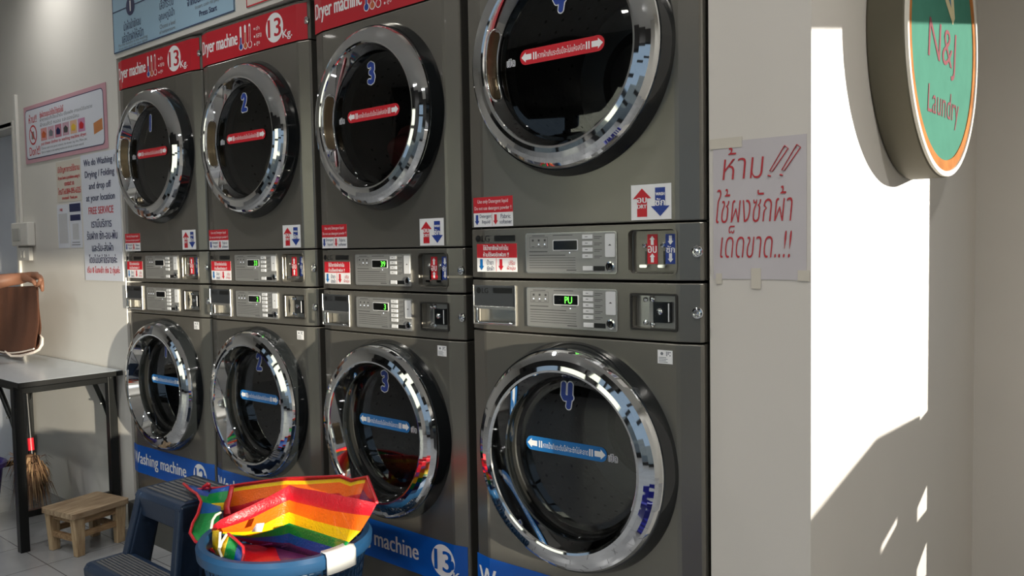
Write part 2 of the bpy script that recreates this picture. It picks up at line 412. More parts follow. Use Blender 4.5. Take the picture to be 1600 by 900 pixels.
def door(parent, washer):
    x, z = GX, GZ
    b = MB()
    b.loft([(RO + .004, 0.004, x, z), (RO, -0.010, x, z), (RO - .005, -0.024, x, z), (RO - .010, -0.038, x, z), (RO - .0130, -0.0385, x, z),
            (.2715, -.043, x, z), (.267, -.0515, x, z), (.260, -.0570, x, z), (.249, -.0613, x, z), (.236, -.0652, x, z), (.2250, -.067, x, z), (.2195, -.0655, x, z), (.2175, -.062, x, z),
            (.211, -.042, x, z), (.2045, -.022, x, z), (.2035, -.016, x, z), (.203, .004, x, z)],
           [m_rim, m_rim, m_rim, m_rim] + [m_chrome] * 10 + [m_rim, m_rim], 192)
    d = b.build('door', parent)
    gz = z
    g = MB()
    if washer: g.loft([(0.2035, -0.016, x, gz), (0.2005, -0.010, x, gz), (0.195, 0.012, x, gz), (0.188, 0.019, x, gz), (0.175, 0.0205, x, gz), (0.001, 0.0205, x, gz)], m_glass, 64)
    else: g.loft([(0.2035, -0.020, x, gz), (0.195, -0.021, x, gz), (0.180, -0.0213, x, gz), (0.09, -0.0205, x, gz), (0.001, -0.020, x, gz)], m_glass, 64)
    g.build('door_glass', d)
    # drum behind the glass, open to the front, with ridges
    q = MB(); seg = 60
    rows = []
    for yy in (0.045, 0.10, 0.20, 0.30, 0.36):
        rows.append([(x + (0.215 - (0.012 if (k // 3) % 5 == 0 and 0.05 < yy < 0.35 else 0)) * math.cos(2 * PI * k / seg), yy, gz + (0.215 - (0.012 if (k // 3) % 5 == 0 and 0.05 < yy < 0.35 else 0)) * math.sin(2 * PI * k / seg)) for k in range(seg + 1)])
    q.grid(rows, m_drum)
    q.loft([(0.215, 0.36, x, gz), (0.14, 0.37, x, gz), (0.10, 0.345, x, gz), (0.03, 0.34, x, gz), (0.001, 0.34, x, gz)], m_drum, 48)
    q.loft([(0.205, 0.0, x, gz), (0.206, 0.02, x, gz), (0.195, 0.035, x, gz), (0.216, 0.05, x, gz)], m_rubber, 64)
    for k in range(0, 36):                           # holes of the drum wall
        for yy in (0.13, 0.19, 0.25, 0.31):
            a = 2 * PI * (k + (0.5 if yy in (0.19, 0.31) else 0)) / 36; r = 0.2135
            c0 = Vector((x + r * math.cos(a), yy, gz + r * math.sin(a))); tdir = Vector((-math.sin(a), 0, math.cos(a))) * 0.006; dy = Vector((0, 0.006, 0))
            q.add([c0 - tdir, c0 - dy, c0 + tdir, c0 + dy], [(0, 1, 2, 3)], m_dark)
    q.build('drum', parent)
    # pull recess of the door
    ac = 0.0 if washer else PI; ha = 0.44
    def cone(a, t, lift):                            # point of the slanted inner wall of the ring
        r = .2175 + (.2045 - .2175) * t - lift * .95; y = -.062 + .040 * t - lift * .3
        return (x + r * math.cos(a), y, z + r * math.sin(a))
    path = [(ac - ha + .10 + (2 * ha - .20) * i / 14, .10) for i in range(15)] + [(ac + ha - .10 + .10 * math.sin(t), .5 - .40 * math.cos(t)) for t in [PI * i / 8 for i in range(1, 8)]] + \
           [(ac + ha - .10 - (2 * ha - .20) * i / 14, .90) for i in range(15)] + [(ac - ha + .10 - .10 * math.sin(t), .5 + .40 * math.cos(t)) for t in [PI * i / 8 for i in range(1, 8)]]
    b = MB(); b.tube([cone(a, t, .001) for a, t in path], .0022, m_chrome, 6, closed=True)
    bz = mat('pull_bronze', (0.20, 0.16, 0.10, 1), 0.22, 0.95)
    b.grid([[cone(ac - ha + .03 + (2 * ha - .06) * i / 30, t, .0006 + lf) for i in range(31)] for t, lf in ((.12, 0), (.22, .0012), (.32, 0), (.42, .0012), (.52, 0), (.62, .0012), (.72, 0), (.80, .0012), (.88, 0))], bz)
    b.build('door_pull', d)
    # long arrow sticker and the opening mark
    yg = 0.0190 if washer else -0.0232
    cx, cz = (-0.042, 0.556) if washer else (-0.008, 0.5555)
    pl = lambda X, Z, off=0.0: (X, yg - off, Z)
    b = MB(); hw, hh = 0.125, 0.0185; col = m_cyan if washer else m_red
    b.prism(rrect(cx - hw, cx + hw, cz - hh, cz + hh, hh * .98, 6), 'y', yg, yg - .0006, col)
    for sg in (-1, 1):
        b.flat([(cx + sg * a, cz + c) for a, c in ((hw - .004, 0), (hw - .018, .0125), (hw - .018, .007), (hw - .036, .007), (hw - .036, -.007), (hw - .018, -.007), (hw - .018, -.0125))][::(1 if sg > 0 else 1)], m_white, pl, .0008)
        for a in (hw - .043, hw - .050): b.flat([(cx + sg * a - .002, cz - .009), (cx + sg * a + .002, cz - .009), (cx + sg * a + .002, cz + .009), (cx + sg * a - .002, cz + .009)], m_white, pl, .0008)
    b.text('หากน้ำเกินระดับนี้ฝาจะซักไม่สะอาด' if washer else 'หากผ้าเกินระดับนี้จะไม่แห้งสนิท', (cx - .070, cx + .070, cz - .008, cz + .009), m_white, pl, .0008, keep=False)
    b.build('arrow_sticker', d)
    ox, oz = (0.100, 0.551) if washer else (-0.163, 0.548)
    b = MB()
    b.fat('เปิด', (ox - .0125, ox + .0125, oz - .008, oz + .010), m_white, pl, .0003, .0016, 8)
    b.text('เปิด', (ox - .0125, ox + .0125, oz - .008, oz + .010), m_navy, pl, .001, keep=False)
    b.build('opening_sticker', d)
    return d
def number(parent_door, washer, s):
    yg = 0.0190 if washer else -0.0232
    pl = lambda X, Z, off=0.0: (X, yg - off, Z)
    cx, cz = (-0.034, 0.692) if washer else (-0.010, 0.680)
    wd, ht = {'1': .020, '2': .026, '3': .023, '4': .026}[s], .055
    st = {'1': [[(.62, 1), (.38, 0)]], '2': [[(.12, .86), (.35, 1.0), (.72, .98), (.88, .80), (.74, .56), (.34, .24), (.08, .02)], [(.08, .02), (.95, .04)]],
          '3': [[(.10, .94), (.45, 1.0), (.86, .92), (.90, .72), (.70, .58), (.35, .54)], [(.35, .54), (.75, .48), (.96, .28), (.80, .06), (.42, .0), (.05, .05)]],
          '4': [[(.14, 1), (.06, .52), (.22, .38), (.60, .38), (.98, .42)], [(.92, 1), (.86, .5), (.66, 0)]]}[s]
    b = MB(); k = 0
    for m_, rr, of in ((m_white, .0102, .0002), (m_blue, .0074, .0012)):
        for line in st:
            for (xa, za), (xb, zb) in zip(line[:-1], line[1:]):
                for i in range(7):
                    X = cx + (xa + (xb - xa) * i / 6 - .5) * wd; Z = cz + (za + (zb - za) * i / 6 - .5) * ht
                    b.flat(arc(X, Z, rr, 0, 2 * PI, 14)[:-1], m_, pl, of + k * .000003); k += 1
        k = 0
    return b.build('number_sticker', parent_door)

def module(parent, zc0, zc1, washer):
    x0, x1 = -0.142, 0.131
    b = MB(); b.prism(rrect(x0, x1, zc0, zc1, .006), 'y', 0.002, -0.003, m_satin); b.prism(rrect(x0 + .002, x1 - .002, zc0 + .002, zc1 - .002, .005), 'y', -0.003, -0.0036, m_module)
    pl = lambda X, Z, off=0.0: (X, -0.0037 - off, Z)
    H = zc1 - zc0
    # rows of fine print
    def bar(xa, xb, zz, h=.0013): b.flat([(xa, zz), (xb, zz), (xb, zz + h), (xa, zz + h)], m_label, pl)
    for i in range(6): bar(x0 + .012, x0 + .155 - (0.03 if i == 5 else 0), zc0 + .013 + i * .0062, .0018 if i == 5 else .0011)
    bar(x0 + .012, x0 + .07, zc0 + .053, .002); bar(x0 + .11, x0 + .155, zc0 + .055, .0015); bar(x0 + .128, x0 + .157, zc0 + .007, .0022)
    for a, c, dd, e in ((.014, .070, .063, .0008), (.014, .070, .090, .0008)): bar(x0 + a, x0 + c, zc0 + dd, e)
    for xa in (x0 + .014, x0 + .070): b.flat([(xa, zc0 + .063), (xa + .0008, zc0 + .063), (xa + .0008, zc0 + .0908), (xa, zc0 + .0908)], m_label, pl)
    for k in range(3): bar(x0 + .021 + k * .019, x0 + .027 + k * .019, zc0 + .080, .005); bar(x0 + .020 + k * .019, x0 + .029 + k * .019, zc0 + .066, .0013)
    for k in range(2): bar(x0 + .022 + k * .065, x0 + .062 + k * .085, zc0 + .0935, .0016)
    n = 5 if washer else 4
    top = zc1 - (.006 if washer else .007); step = .0145 if washer else .0155
    for i in range(n): bar(.068, .090, top - i * step - .006, .0013); bar(.068, .084, top - i * step - .010, .0011)
    mo = b.build('control_module', parent)
    for xx, zz in [(x0 + .0225 + k * .019, zc0 + .0715) for k in range(3) if k or washer] + [(-.005, zc0 + .050)]:
        leds = MB(); leds.box(xx, xx + .002, -0.0045, -0.0035, zz, zz + .002, m_led); leds.build('indicator_light', mo)
    dz0 = zc1 - (.045 if not washer else .043); b = MB(); b.prism(rrect(-.055, .021, dz0, dz0 + .027, .003), 'y', -0.0030, -0.0046, m_button); b.prism(rrect(-.0525, .0185, dz0 + .0022, dz0 + .0248, .002), 'y', -0.0046, -0.0050, m_display); b.build('display', mo)
    for i in range(n):
        b = MB(); zz = top - i * step; b.box(.035, .064, -0.0060, -0.0030, zz - .010, zz, m_button); b.box(.043, .051, -0.0063, -0.006, zz - .0055, zz - .0042, m_label); b.build('button', mo, bevel=.0012)
    b = MB(); b.box(.035, .064, -0.0060, -0.0030, zc0 + .007, zc0 + .018, m_button); b.build('button', mo, bevel=.0012)
    b = MB(); b.box(.0655, .098, -0.0042, -0.0030, zc0 + .0068, zc0 + .0182, m_black); b.build('black_label', mo)
    b = MB(); b.prism(rrect(.100, .127, zc1 - .061, zc1 - .006, .003), 'y', -.0030, -.0056, m_button); b.flat([(.109, zc1 - .034), (.118, zc1 - .034), (.1135, zc1 - .030)], m_label, lambda X, Z, o=0: (X, -.0057, Z)); b.build('card_reader', mo)
    b = MB(); b.loft([(.0125, -.003, .114, zc0 + .0175), (.0120, -.007, .114, zc0 + .0175), (.0085, -.0075, .114, zc0 + .0175), (.0075, -.0035, .114, zc0 + .0175)], m_chrome, 24); b.loft([(.0078, -.0045, .114, zc0 + .0175), (.0005, -.0040, .114, zc0 + .0175)], m_display, 20); b.build('key_lock', mo)
    return mo
def digits(mo, zc1, washer, s):
    if not s: return
    dz0 = zc1 - (.045 if not washer else .043)
    pl = lambda X, Z, off=0.0: (X, -.0052 - off, Z)
    b = MB(); x = 0.000 if len(s) > 1 else .004
    if s == 'PU': x = -.010
    b.text(s, (x - .010, x + .012, dz0 + .005, dz0 + .022), m_green, pl, 0, bold=.0004); b.build('display_digits', mo)
def logo(parent, x, z):
    pl = lambda X, Z, off=0.0: (X, -.0004 - off, Z)
    b = MB(); b.flat(arc(x, z, .0088, 0, 2 * PI, 24)[:-1], m_black, pl); b.text('LG', (x + .013, x + .040, z - .0085, z + .0085), m_black, pl, 0, bold=.0005, al='l'); b.build('brand_mark', parent)
    b = MB(); b.box(x + .058, x + .127, -.0012, 0.0002, z - .0075, z + .0075, m_black); b.build('type_plate', parent)

def make_dryer():
    r = empty('tumble_dryer')
    cabinet(0.995, r)
    cz0, cz1 = 0.0173, 0.1183
    tray = (0.162, 0.284, 0.0185, 0.1195)
    slab('control_panel', 0.003, 0.1333, r, [lambda b: b.prism(rrect(tray[0], tray[1], tray[2], tray[3], .012), 'y', -0.05, 0.016, m_steel)])
    slab('front_panel', 0.1373, 0.8583, r, [lambda b: b.loft([(0.262, 0.2, GX, GZ), (0.262, -0.1, GX, GZ)], m_dark, 64, cap0=True, cap1=True)])
    slab('top_panel', 0.8623, 0.995, r)
    door(r, False)
    module(r, cz0, cz1, False)
    logo(r, -0.306, 0.1075)
    screw(r, 0.331, 0.068); screw(r, 0.331, 0.925)
    # coin tray
    b = MB(); a = tray
    b.prism(rrect(a[0] - .004, a[1] + .004, a[2] - .004, a[3] + .004, .014), 'y', 0.000, -0.0025, m_steel)
    fr = b.build('coin_tray', r); cut(fr, [tool(lambda b: b.prism(rrect(a[0], a[1], a[2], a[3], .011), 'y', -0.05, 0.05, m_steel))])
    b = MB(); b.prism(rrect(a[0] + .016, a[1], a[2] + .006, a[3] - .004, .004), 'y', 0.0155, 0.010, m_steel); b.build('slot_plate', fr)
    for xx in (0.199, 0.247):
        b = MB(); b.loft([(.0065, .010, xx, .083), (.005, .006, xx, .083), (.001, .005, xx, .083)], m_chrome, 16); b.box(xx + .001, xx + .006, .0085, .0102, .040, .070, m_display); b.prism(rrect(xx - .010, xx + .010, .032, .039, .003), 'y', .010, .001, m_chrome); b.build('coin_slot', fr)
    pl = lambda X, Z, off=0.0: (X, 0.0085 - off, Z)
    for nm, xa, xb, col, th, up in (('red_slot_label', .2065, .2325, m_red, 'อบ', True), ('blue_slot_label', .2535, .279, m_blue, 'ซัก', False)):
        b = MB(); b.box(xa, xb, .0085, .0105, .0405, .1085, col); c = (xa + xb) / 2
        b.flat(arrow(c, .084, .105, .014, up), m_white, pl, .0003); b.flat(arrow(c, .044, .065, .014, up), m_white, pl, .0003)
        b.text(th, (c - .011, c + .011, .066, .082), m_white, pl, .0003, bold=.0006); b.build(nm, fr)
    # stickers on the front panel
    f = onf(.0004)
    b = MB(); b.box(-.320, -.184, -.0004, .001, .139, .2175, m_white); b.box(-.320, -.184, -.0007, -.0003, .176, .2175, m_red)
    p2 = lambda X, Z, off=0.0: (X, -.0009 - off, Z)
    b.text('Use only Detergent liquid', (-.305, -.200, .1985, .211), m_white, p2, 0); b.text('Do not use detergent powder !!', (-.316, -.188, .181, .193), m_white, p2, 0, keep=False)
    b.flat(arrow(-.308, .144, .171, .016, False), m_blue, p2, 0); b.flat(arrow(-.243, .144, .171, .016, False), m_red, p2, 0); b.box(-.2555, -.2548, -.0008, -.0003, .141, .175, m_red)
    b.text('Detergent', (-.298, -.257, .160, .172), m_navy, p2, 0, keep=False); b.text('liquid', (-.290, -.262, .145, .157), m_navy, p2, 0, keep=False)
    b.text('Fabric', (-.225, -.192, .160, .171), m_navy, p2, 0, keep=False); b.text('softener', (-.229, -.188, .146, .157), m_navy, p2, 0, keep=False)
    b.build('detergent_sticker', r)
    b = MB(); xa, xb = .170, .274; b.box(xa, xb, -.0005, .001, .142, .2225, m_white)
    b.flat(arrow(xa + .029, .149, .214, .048, True, .36), m_red, p2, 0); b.flat(arrow(xa + .076, .149, .214, .048, False, .36), m_blue, p2, 0)
    b.text('อบ', (xa + .017, xa + .041, .181, .193), m_white, p2, .0005, bold=.0008, keep=False); b.text('DRY', (xa + .017, xa + .041, .168, .177), m_white, p2, .0005, bold=.0005, keep=False)
    b.text('WASH', (xa + .065, xa + .087, .196, .203), m_white, p2, .0005, bold=.0005, keep=False); b.text('ซัก', (xa + .064, xa + .088, .173, .190), m_white, p2, .0005, bold=.0008, keep=False)
    b.build('direction_sticker', r)
    b = MB(); b.box(-.3105, -.173, -.0006, .001, .0195, .0935, m_white); b.box(-.3105, -.173, -.0009, -.0004, .0565, .0935, m_red)
    p2 = lambda X, Z, off=0.0: (X, -.0011 - off, Z)
    b.text('ใช้น้ำยาซักผ้าเท่านั้น', (-.288, -.202, .0765, .0905), m_white, p2, 0, keep=False, bold=.0004); b.text('ห้ามใช้ผงซักฟอก !!', (-.288, -.200, .0595, .0725), m_white, p2, 0, keep=False, bold=.0004)
    b.flat(arrow(-.295, .023, .053, .018, False), m_cyan, p2, 0); b.flat(arrow(-.227, .023, .053, .018, False), m_red, p2, 0); b.box(-.2435, -.2428, -.0011, -.0005, .021, .056, m_red)
    b.text('น้ำยา', (-.276, -.253, .038, .052), m_navy, p2, 0, keep=False); b.text('ซักผ้า', (-.276, -.251, .022, .036), m_navy, p2, 0, keep=False)
    b.text('ปรับ', (-.200, -.180, .038, .050), m_red, p2, 0, keep=False); b.text('ผ้านุ่ม', (-.206, -.178, .022, .036), m_red, p2, 0, keep=False)
    b.build('liquid_sticker', r)
    # red banner over the top panel
    z0, z1 = .862, .9865; b = MB(); xs = [-.343, -.30, -.287, -.1, .1, .287, .31, .334]
    g = onf(.0008); b.grid([[g(x, z0) for x in xs], [g(x, z1) for x in xs]], m_redb, False)
    zc = (z0 + z1) / 2
    b.text('Dryer machine', (-.335, -.075, zc - .034, zc + .034), m_white, g, .0004, keep=False, bold=.0016)
    for i, (col, lv) in enumerate(((m_blue, .35), (m_orange, .55), (m_redb, .8))):
        cx = -.052 + .029 * i
        b.flat(arc(cx, zc - .030, .0135, 0, 2 * PI, 16)[:-1], m_white, g, .0003); b.flat([(cx - .006, zc - .03), (cx + .006, zc - .03), (cx + .006, zc + .042), (cx, zc + .047), (cx - .006, zc + .042)], m_white, g, .0004)
        b.flat(arc(cx, zc - .030, .0105, 0, 2 * PI, 16)[:-1], col, g, .0007); b.flat([(cx - .0038, zc - .03), (cx + .0038, zc - .03), (cx + .0038, zc - .02 + .07 * lv), (cx - .0038, zc - .02 + .07 * lv)], col, g, .0008)
    for i, t in enumerate(('ต่ำ', 'กลาง', 'สูง')):
        zz = zc + .021 - .028 * i; b.flat(arc(.036, zz, .004, 0, 2 * PI, 10)[:-1], m_white, g, .0004); b.text(t, (.046, .046 + (.022, .034, .022)[i], zz - .007, zz + .008), m_white, g, .0004, keep=False)
    b.flat(arc(.160, zc + .004, .052, 0, 2 * PI, 40)[:-1], m_white, g, .0004); b.text('13', (.122, .197, zc - .028, zc + .036), m_redb, g, .0008, bold=.0022, keep=False)
    b.text('Kg.', (.208, .262, zc - .050, zc - .014), m_white, g, .0009, bold=.001, keep=False)
    b.build('banner_sticker', r)
    return r

def make_washer():
    r = empty('washing_machine')
    cabinet(0.983, r)
    for sx in (-.28, .28):
        for sy in (.10, .64):
            b = MB(); b.loft([(.022, -.027, sx, -sy), (.022, -.014, sx, -sy), (.010, -.012, sx, -sy), (.010, .004, sx, -sy)], m_black, 16, 'z', True, True); b.build('levelling_foot', r)
    hz = (.866, .906); cm = (.170, .283, .876, .952)
    slab('control_panel', .848, .981, r, [lambda b: b.box(-.311, -.184, -.05, .030, hz[0], hz[1], m_steel), lambda b: b.box(cm[0], cm[1], -.05, .022, cm[2], cm[3], m_steel)])
    slab('front_panel', .003, .844, r, [lambda b: b.loft([(0.262, 0.2, GX, GZ), (0.262, -0.1, GX, GZ)], m_dark, 64, cap0=True, cap1=True)])
    door(r, True); module(r, .8635, .9645, True)
    screw(r, .331, .915)
    # detergent drawer
    b = MB(); b.box(-.3245, -.178, -.0035, .001, .911, .967, mat('drawer_grey', srgb(72, 75, 78), .3, .5)); dw = b.build('detergent_drawer', r, bevel=.0015)
    b = MB()
    for q in ((-.3245, -.178, .908, .912), (-.3245, -.178, .862, .8655), (-.181, -.177, .862, .968), (-.3255, -.3215, .862, .968)): b.box(q[0], q[1], -.005, 0, q[2], q[3], m_satin)
    b.build('drawer_frame', dw, bevel=.001)
    b = MB(); b.tube([(-.311, -.004, .909), (-.311, -.004, .874), (-.304, -.004, .867), (-.186, -.004, .867)], .0035, m_chrome, 8); b.box(-.311, -.184, -.006, -.001, .904, .910, m_satin); b.box(-.311, -.184, .026, .030, .866, .906, m_satin); b.build('drawer_handle', dw)
    pl = lambda X, Z, off=0.0: (X, -.0037 - off, Z)
    b = MB(); b.flat(arc(-.305, .953, .0080, 0, 2 * PI, 24)[:-1], m_black, pl); b.text('LG', (-.293, -.268, .946, .960), m_black, pl, 0, al='l', bold=.0004); b.build('brand_mark', dw)
    b = MB(); b.box(-.253, -.188, -.0042, -.003, .947, .961, m_black); b.build('type_plate', dw)
    # coin mechanism
    b = MB(); b.prism(rrect(cm[0] - .005, cm[1] + .005, cm[2] - .005, cm[3] + .005, .006), 'y', .0005, -.003, m_side); fr = b.build('coin_mechanism', r)
    cut(fr, [tool(lambda b: b.box(cm[0], cm[1], -.05, .05, cm[2], cm[3], m_side))])
    b = MB(); b.box(cm[0], .207, .018, .0215, cm[2], cm[3], m_satin); b.box(.208, cm[1], .012, .0215, cm[2], cm[3], m_module); b.build('coin_plate', fr, bevel=.001)
    b = MB(); b.box(.224, .268, .001, .012, .890, .938, m_rim); b.box(.2635, .2665, -.001, .0005, .893, .935, m_button); b.build('coin_slide', fr, bevel=.002)
    for xx, zz, rr in ((.218, .943, .0075), (.218, .885, .0075), (.196, .941, .006), (.196, .887, .006), (.243, .916, .008)):
        b = MB(); y = .012 if xx > .207 else .018
        if rr == .008: y = .001
        b.loft([(rr, y, xx, zz), (rr * .9, y - .004, xx, zz), (rr * .5, y - .006, xx, zz), (.0005, y - .0065, xx, zz)], m_chrome, 16); b.build('bolt', fr)
    # white serial label
    b = MB(); b.box(.236, .274, -.0005, .001, .797, .828, m_white); p2 = lambda X, Z, off=0.0: (X, -.0007 - off, Z)
    for i in range(3):
        for j in range(3):
            if (i * 3 + j) % 4 != 3: b.flat([(.258 + .0042 * i, .815 + .0036 * j), (.261 + .0042 * i, .815 + .0036 * j), (.261 + .0042 * i, .8178 + .0036 * j), (.258 + .0042 * i, .8178 + .0036 * j)], m_grey, p2)
    b.flat(arc(.247, .820, .004, 0, 2 * PI, 6)[:-1], m_grey, p2)
    for i in range(4): b.flat([(.239, .800 + .0035 * i), (.262 - .004 * (i % 2), .800 + .0035 * i), (.262 - .004 * (i % 2), .8013 + .0035 * i), (.239, .8013 + .0035 * i)], m_grey, p2)
    b.build('serial_label', r)
    return r
def wash_banner(r, kg='13', zt=0.24, zb=0.112):
    xs = [-.343, -.30, -.287, -.1, .1, .287, .31, .334]; g = onf(.0008); b = MB()
    b.grid([[g(x, zb) for x in xs], [g(x, zt) for x in xs]], m_banner, False); zc = (zt + zb) / 2
    b.text('Washing machine', (-.333, .130, zc - .038, zc + .032), m_white, g, .0004, keep=False, bold=.0016)
    b.flat(arc(.240, zc + .004, .050, 0, 2 * PI, 40)[:-1], m_white, g, .0004); b.text(kg, (.204, .276, zc - .028, zc + .036), m_banner, g, .0008, bold=.0022, keep=False)
    b.text('Kg.', (.284, .332, zc - .054, zc - .020), m_white, g, .0009, bold=.001, keep=False)
    return b.build('banner_sticker', r)

POS = [(0.343, 0.0001, 0.0267, 0.0), (1.0498, 0.0102, 0.0228, 0.0), (1.7939, -0.0061, -0.0115, -0.0016), (2.5917, -0.089, 0.025, 0.0485)]
ZD, ZW = 1.1597, 0.177
dry0, wash0 = make_dryer(), make_washer()
dryers, washers = [dry0], [wash0]
for i in range(3): dryers.append(copy_tree(dry0)); washers.append(copy_tree(wash0))
def child(o, n): return next(c for c in kids(o) if c.name.split('.')[0] == n)
for i, ((x, y, a, dz), d_, w_) in enumerate(zip(POS, dryers, washers)):
    n = str(i + 1)
    d_.location = (x, y, ZD + dz + .0005); w_.location = (x, y, ZW + dz - .0005); d_.rotation_euler = (0, 0, a); w_.rotation_euler = (0, 0, a)
    tag(d_, 'graphite tumble dryer with number %s and red arrow on its glass door' % n, 'dryer', 'dryers stacked on the washers')
    tag(w_, 'graphite washing machine with number %s and blue arrow on its glass door' % n, 'washing machine', 'washers in the lower row')
    number(child(d_, 'door'), False, n); number(child(w_, 'door'), True, n)
    digits(child(d_, 'control_module'), .1183, False, ('', '33', '39', '')[i]); digits(child(w_, 'control_module'), .9645, True, ('', '2', '3', 'PU')[i])
    zt = (0.243, 0.240, 0.234, 0.223)[i]
    bn = wash_banner(w_, ('12', '13', '13', '13')[i], zt, zt - .128)
sbox('trim_3', [(POS[3][0] - .33, POS[3][0] + .33, 0.0, 0.6, 0.15, 0.1975)], m_side)
# laundry in the first three dryers
def heap(name, i, col, label, sd):
    x, y, a, dz = POS[i]; rnd = random.Random(sd)
    bm = bmesh.new(); bmesh.ops.create_icosphere(bm, subdivisions=4, radius=1.0)
    ph = [(rnd.uniform(-6, 6), rnd.uniform(-6, 6), rnd.uniform(-6, 6), rnd.uniform(0, 6)) for _ in range(7)]
    for v in bm.verts:
        p = v.co.copy(); f = sum(math.sin(q[0] * p.x + q[1] * p.y + q[2] * p.z + q[3]) for q in ph) * 0.055
        p *= (1 + f); v.co = Vector((p.x * .135, p.y * .10, p.z * .075))
    me = bpy.data.meshes.new(name); bm.to_mesh(me); bm.free()
    for p in me.polygons: p.use_smooth = True
    me.materials.append(mat('laundry_' + str(i), col, 0.9, noise=0.25, scale=14)); o = bpy.data.objects.new(name, me); C.objects.link(o)
    o.location = (x - .01, y + .19, ZD + dz + .455); o.rotation_euler = (0, 0.15, a)
    return tag(o, label, 'laundry', 'laundry tumbling in the dryers')
heap('laundry_heap', 0, srgb(120, 96, 84), 'heap of brownish clothes lying inside the drum of dryer 1', 1)
heap('laundry_heap', 1, srgb(150, 140, 120), 'heap of beige clothes lying inside the drum of dryer 2', 2)
heap('laundry_heap', 2, srgb(120, 50, 46), 'heap of dark red clothes lying inside the drum of dryer 3', 3)

# ================================================================== SIGNS ON THE WALLS
def board(name, x0, x1, z0, z1, y, label, cat='sign', m=None, border=None, bw=.006, t=.004):
    """flat sign; returns its builder and the placing function of its face"""
    b = MB(); b.box(x0, x1, y - t, y - .0003, z0, z1, m or m_lt)
    if border:
        for q in ((x0, x1, z0, z0 + bw), (x0, x1, z1 - bw, z1), (x0, x0 + bw, z0, z1), (x1 - bw, x1, z0, z1)): b.box(q[0], q[1], y - t - .0006, y - t, q[2], q[3], border)
    return b, (lambda X, Z, off=0.0: (X, y - t - .0008 - off, Z)), label, cat
def done(bp, name, parts=None):
    b, pl, label, cat = bp
    return tag(b.build(name), label, cat)

m_paleblue = mat('sign_pale_blue', srgb(160, 194, 216), 0.4)
bp = board('s', -0.020, 0.981, 2.188, 2.80, 0, 'pale blue instruction sign with step number 1, above dryers 1 and 2', m=m_paleblue, border=m_navy, bw=.004)
b, pl = bp[0], bp[1]
b.flat([(-.016, 2.366), (.977, 2.366), (.977, 2.3705), (-.016, 2.3705)], m_navy, pl)
for i, cx in enumerate((.155, .470, .790)):
    b.flat(arc(cx, 2.368, .040, 0, 2 * PI, 30)[:-1], m_navy, pl, .0003); b.text(str(i + 1), (cx - .02, cx + .02, 2.346, 2.391), m_white, pl, .0006, bold=.002)
b.text('นำผ้าเข้าซักอบ', (.085, .245, 2.272, 2.315), m_navy, pl, 0, keep=False); b.text('แล้วปิดฝาให้สนิท', (.065, .265, 2.222, 2.266), m_navy, pl, 0, keep=False)
b.text('Put the laundry in the washing', (.030, .300, 2.2055, 2.2215), m_grey, pl, 0, keep=False); b.text('drum then close the door tightly', (.030, .300, 2.192, 2.2055), m_grey, pl, 0, keep=False)
b.text('เลือกระดับ', (.415, .530, 2.300, 2.340), m_navy, pl, 0, keep=False); b.text('อุณหภูมิน้ำ', (.405, .535, 2.248, 2.292), m_navy, pl, 0, keep=False)
b.text('Choose a level', (.410, .540, 2.222, 2.240), m_grey, pl, 0, keep=False); b.text('of temperature.', (.405, .540, 2.198, 2.216), m_grey, pl, 0, keep=False)
b.text('จากนั้นกด เริ่มทำงาน', (.640, .930, 2.270, 2.312), m_navy, pl, 0, keep=False, bold=.001)
b.text('Insert coin to play', (.700, .880, 2.243, 2.262), m_grey, pl, 0, keep=False); b.text('Press Start', (.730, .860, 2.214, 2.236), m_navy, pl, 0, keep=False, bold=.001)
done(bp, 'instruction_sign')
bp = board('s', 1.062, 2.05, 2.183, 2.80, 0, 'white sign with thin red border above dryers 2 and 3', m=mat('sign_cream', srgb(226, 216, 205), .4), border=m_red, bw=.005)
done(bp, 'instruction_sign')

m_pink = mat('sign_pink', srgb(206, 158, 170), 0.4)
bp = board('s', -1.119, -0.124, 1.777, 2.078, 0, 'pink framed warning sign with red prohibition circle on the left wall', m=m_pink)
b, pl = bp[0], bp[1]
b.flat(rrect(-1.098, -.150, 1.797, 2.058, .025), m_navy, pl); b.flat(rrect(-1.094, -.154, 1.801, 2.054, .023), m_lt, pl, .0003)
q = lambda X, Z, off=0.0: pl(X, Z, off + .0006)
b.text('ห้าม!!', (-1.05, -.945, 1.985, 2.032), m_red, q, 0, keep=False, bold=.001); b.text("Don't!!", (-1.055, -.915, 1.815, 1.862), m_red, q, 0, keep=False, bold=.001)
ring = arc(-1.00, 1.922, .052, 0, 2 * PI, 30)[:-1]; ri = arc(-1.00, 1.922, .043, 0, 2 * PI, 30)[:-1]
b.flat(ring, m_red, q); b.flat(ri, m_lt, q, .0003)
b.flat([(-1.02, 1.90), (-.98, 1.90), (-.985, 1.94), (-1.015, 1.94)], mat('print_taupe', srgb(150, 130, 120), .5), q, .0006); b.flat([(-1.032, 1.948), (-1.026, 1.954), (-.968, 1.896), (-.974, 1.890)], m_red, q, .0009)
b.text('ซักผ้าตามแนะนำที่ติดไว้ดังต่อไปนี้', (-.90, -.60, 2.000, 2.034), m_red, q, 0, keep=False, bold=.0007)
b.text('ผ้าทุกชนิดที่เปื้อนน้ำมัน เชื้อเพลิง สารเคมีอันตราย', (-.90, -.27, 1.975, 1.999), m_grey, q, 0, keep=False); b.text('ผ้าขนสัตว์ หมอน และของมีคม', (-.90, -.42, 1.953, 1.974), m_grey, q, 0, keep=False)
tiles = (srgb(214, 150, 150), srgb(206, 168, 184), srgb(186, 120, 140), srgb(196, 160, 176), srgb(222, 178, 150), srgb(200, 140, 176))
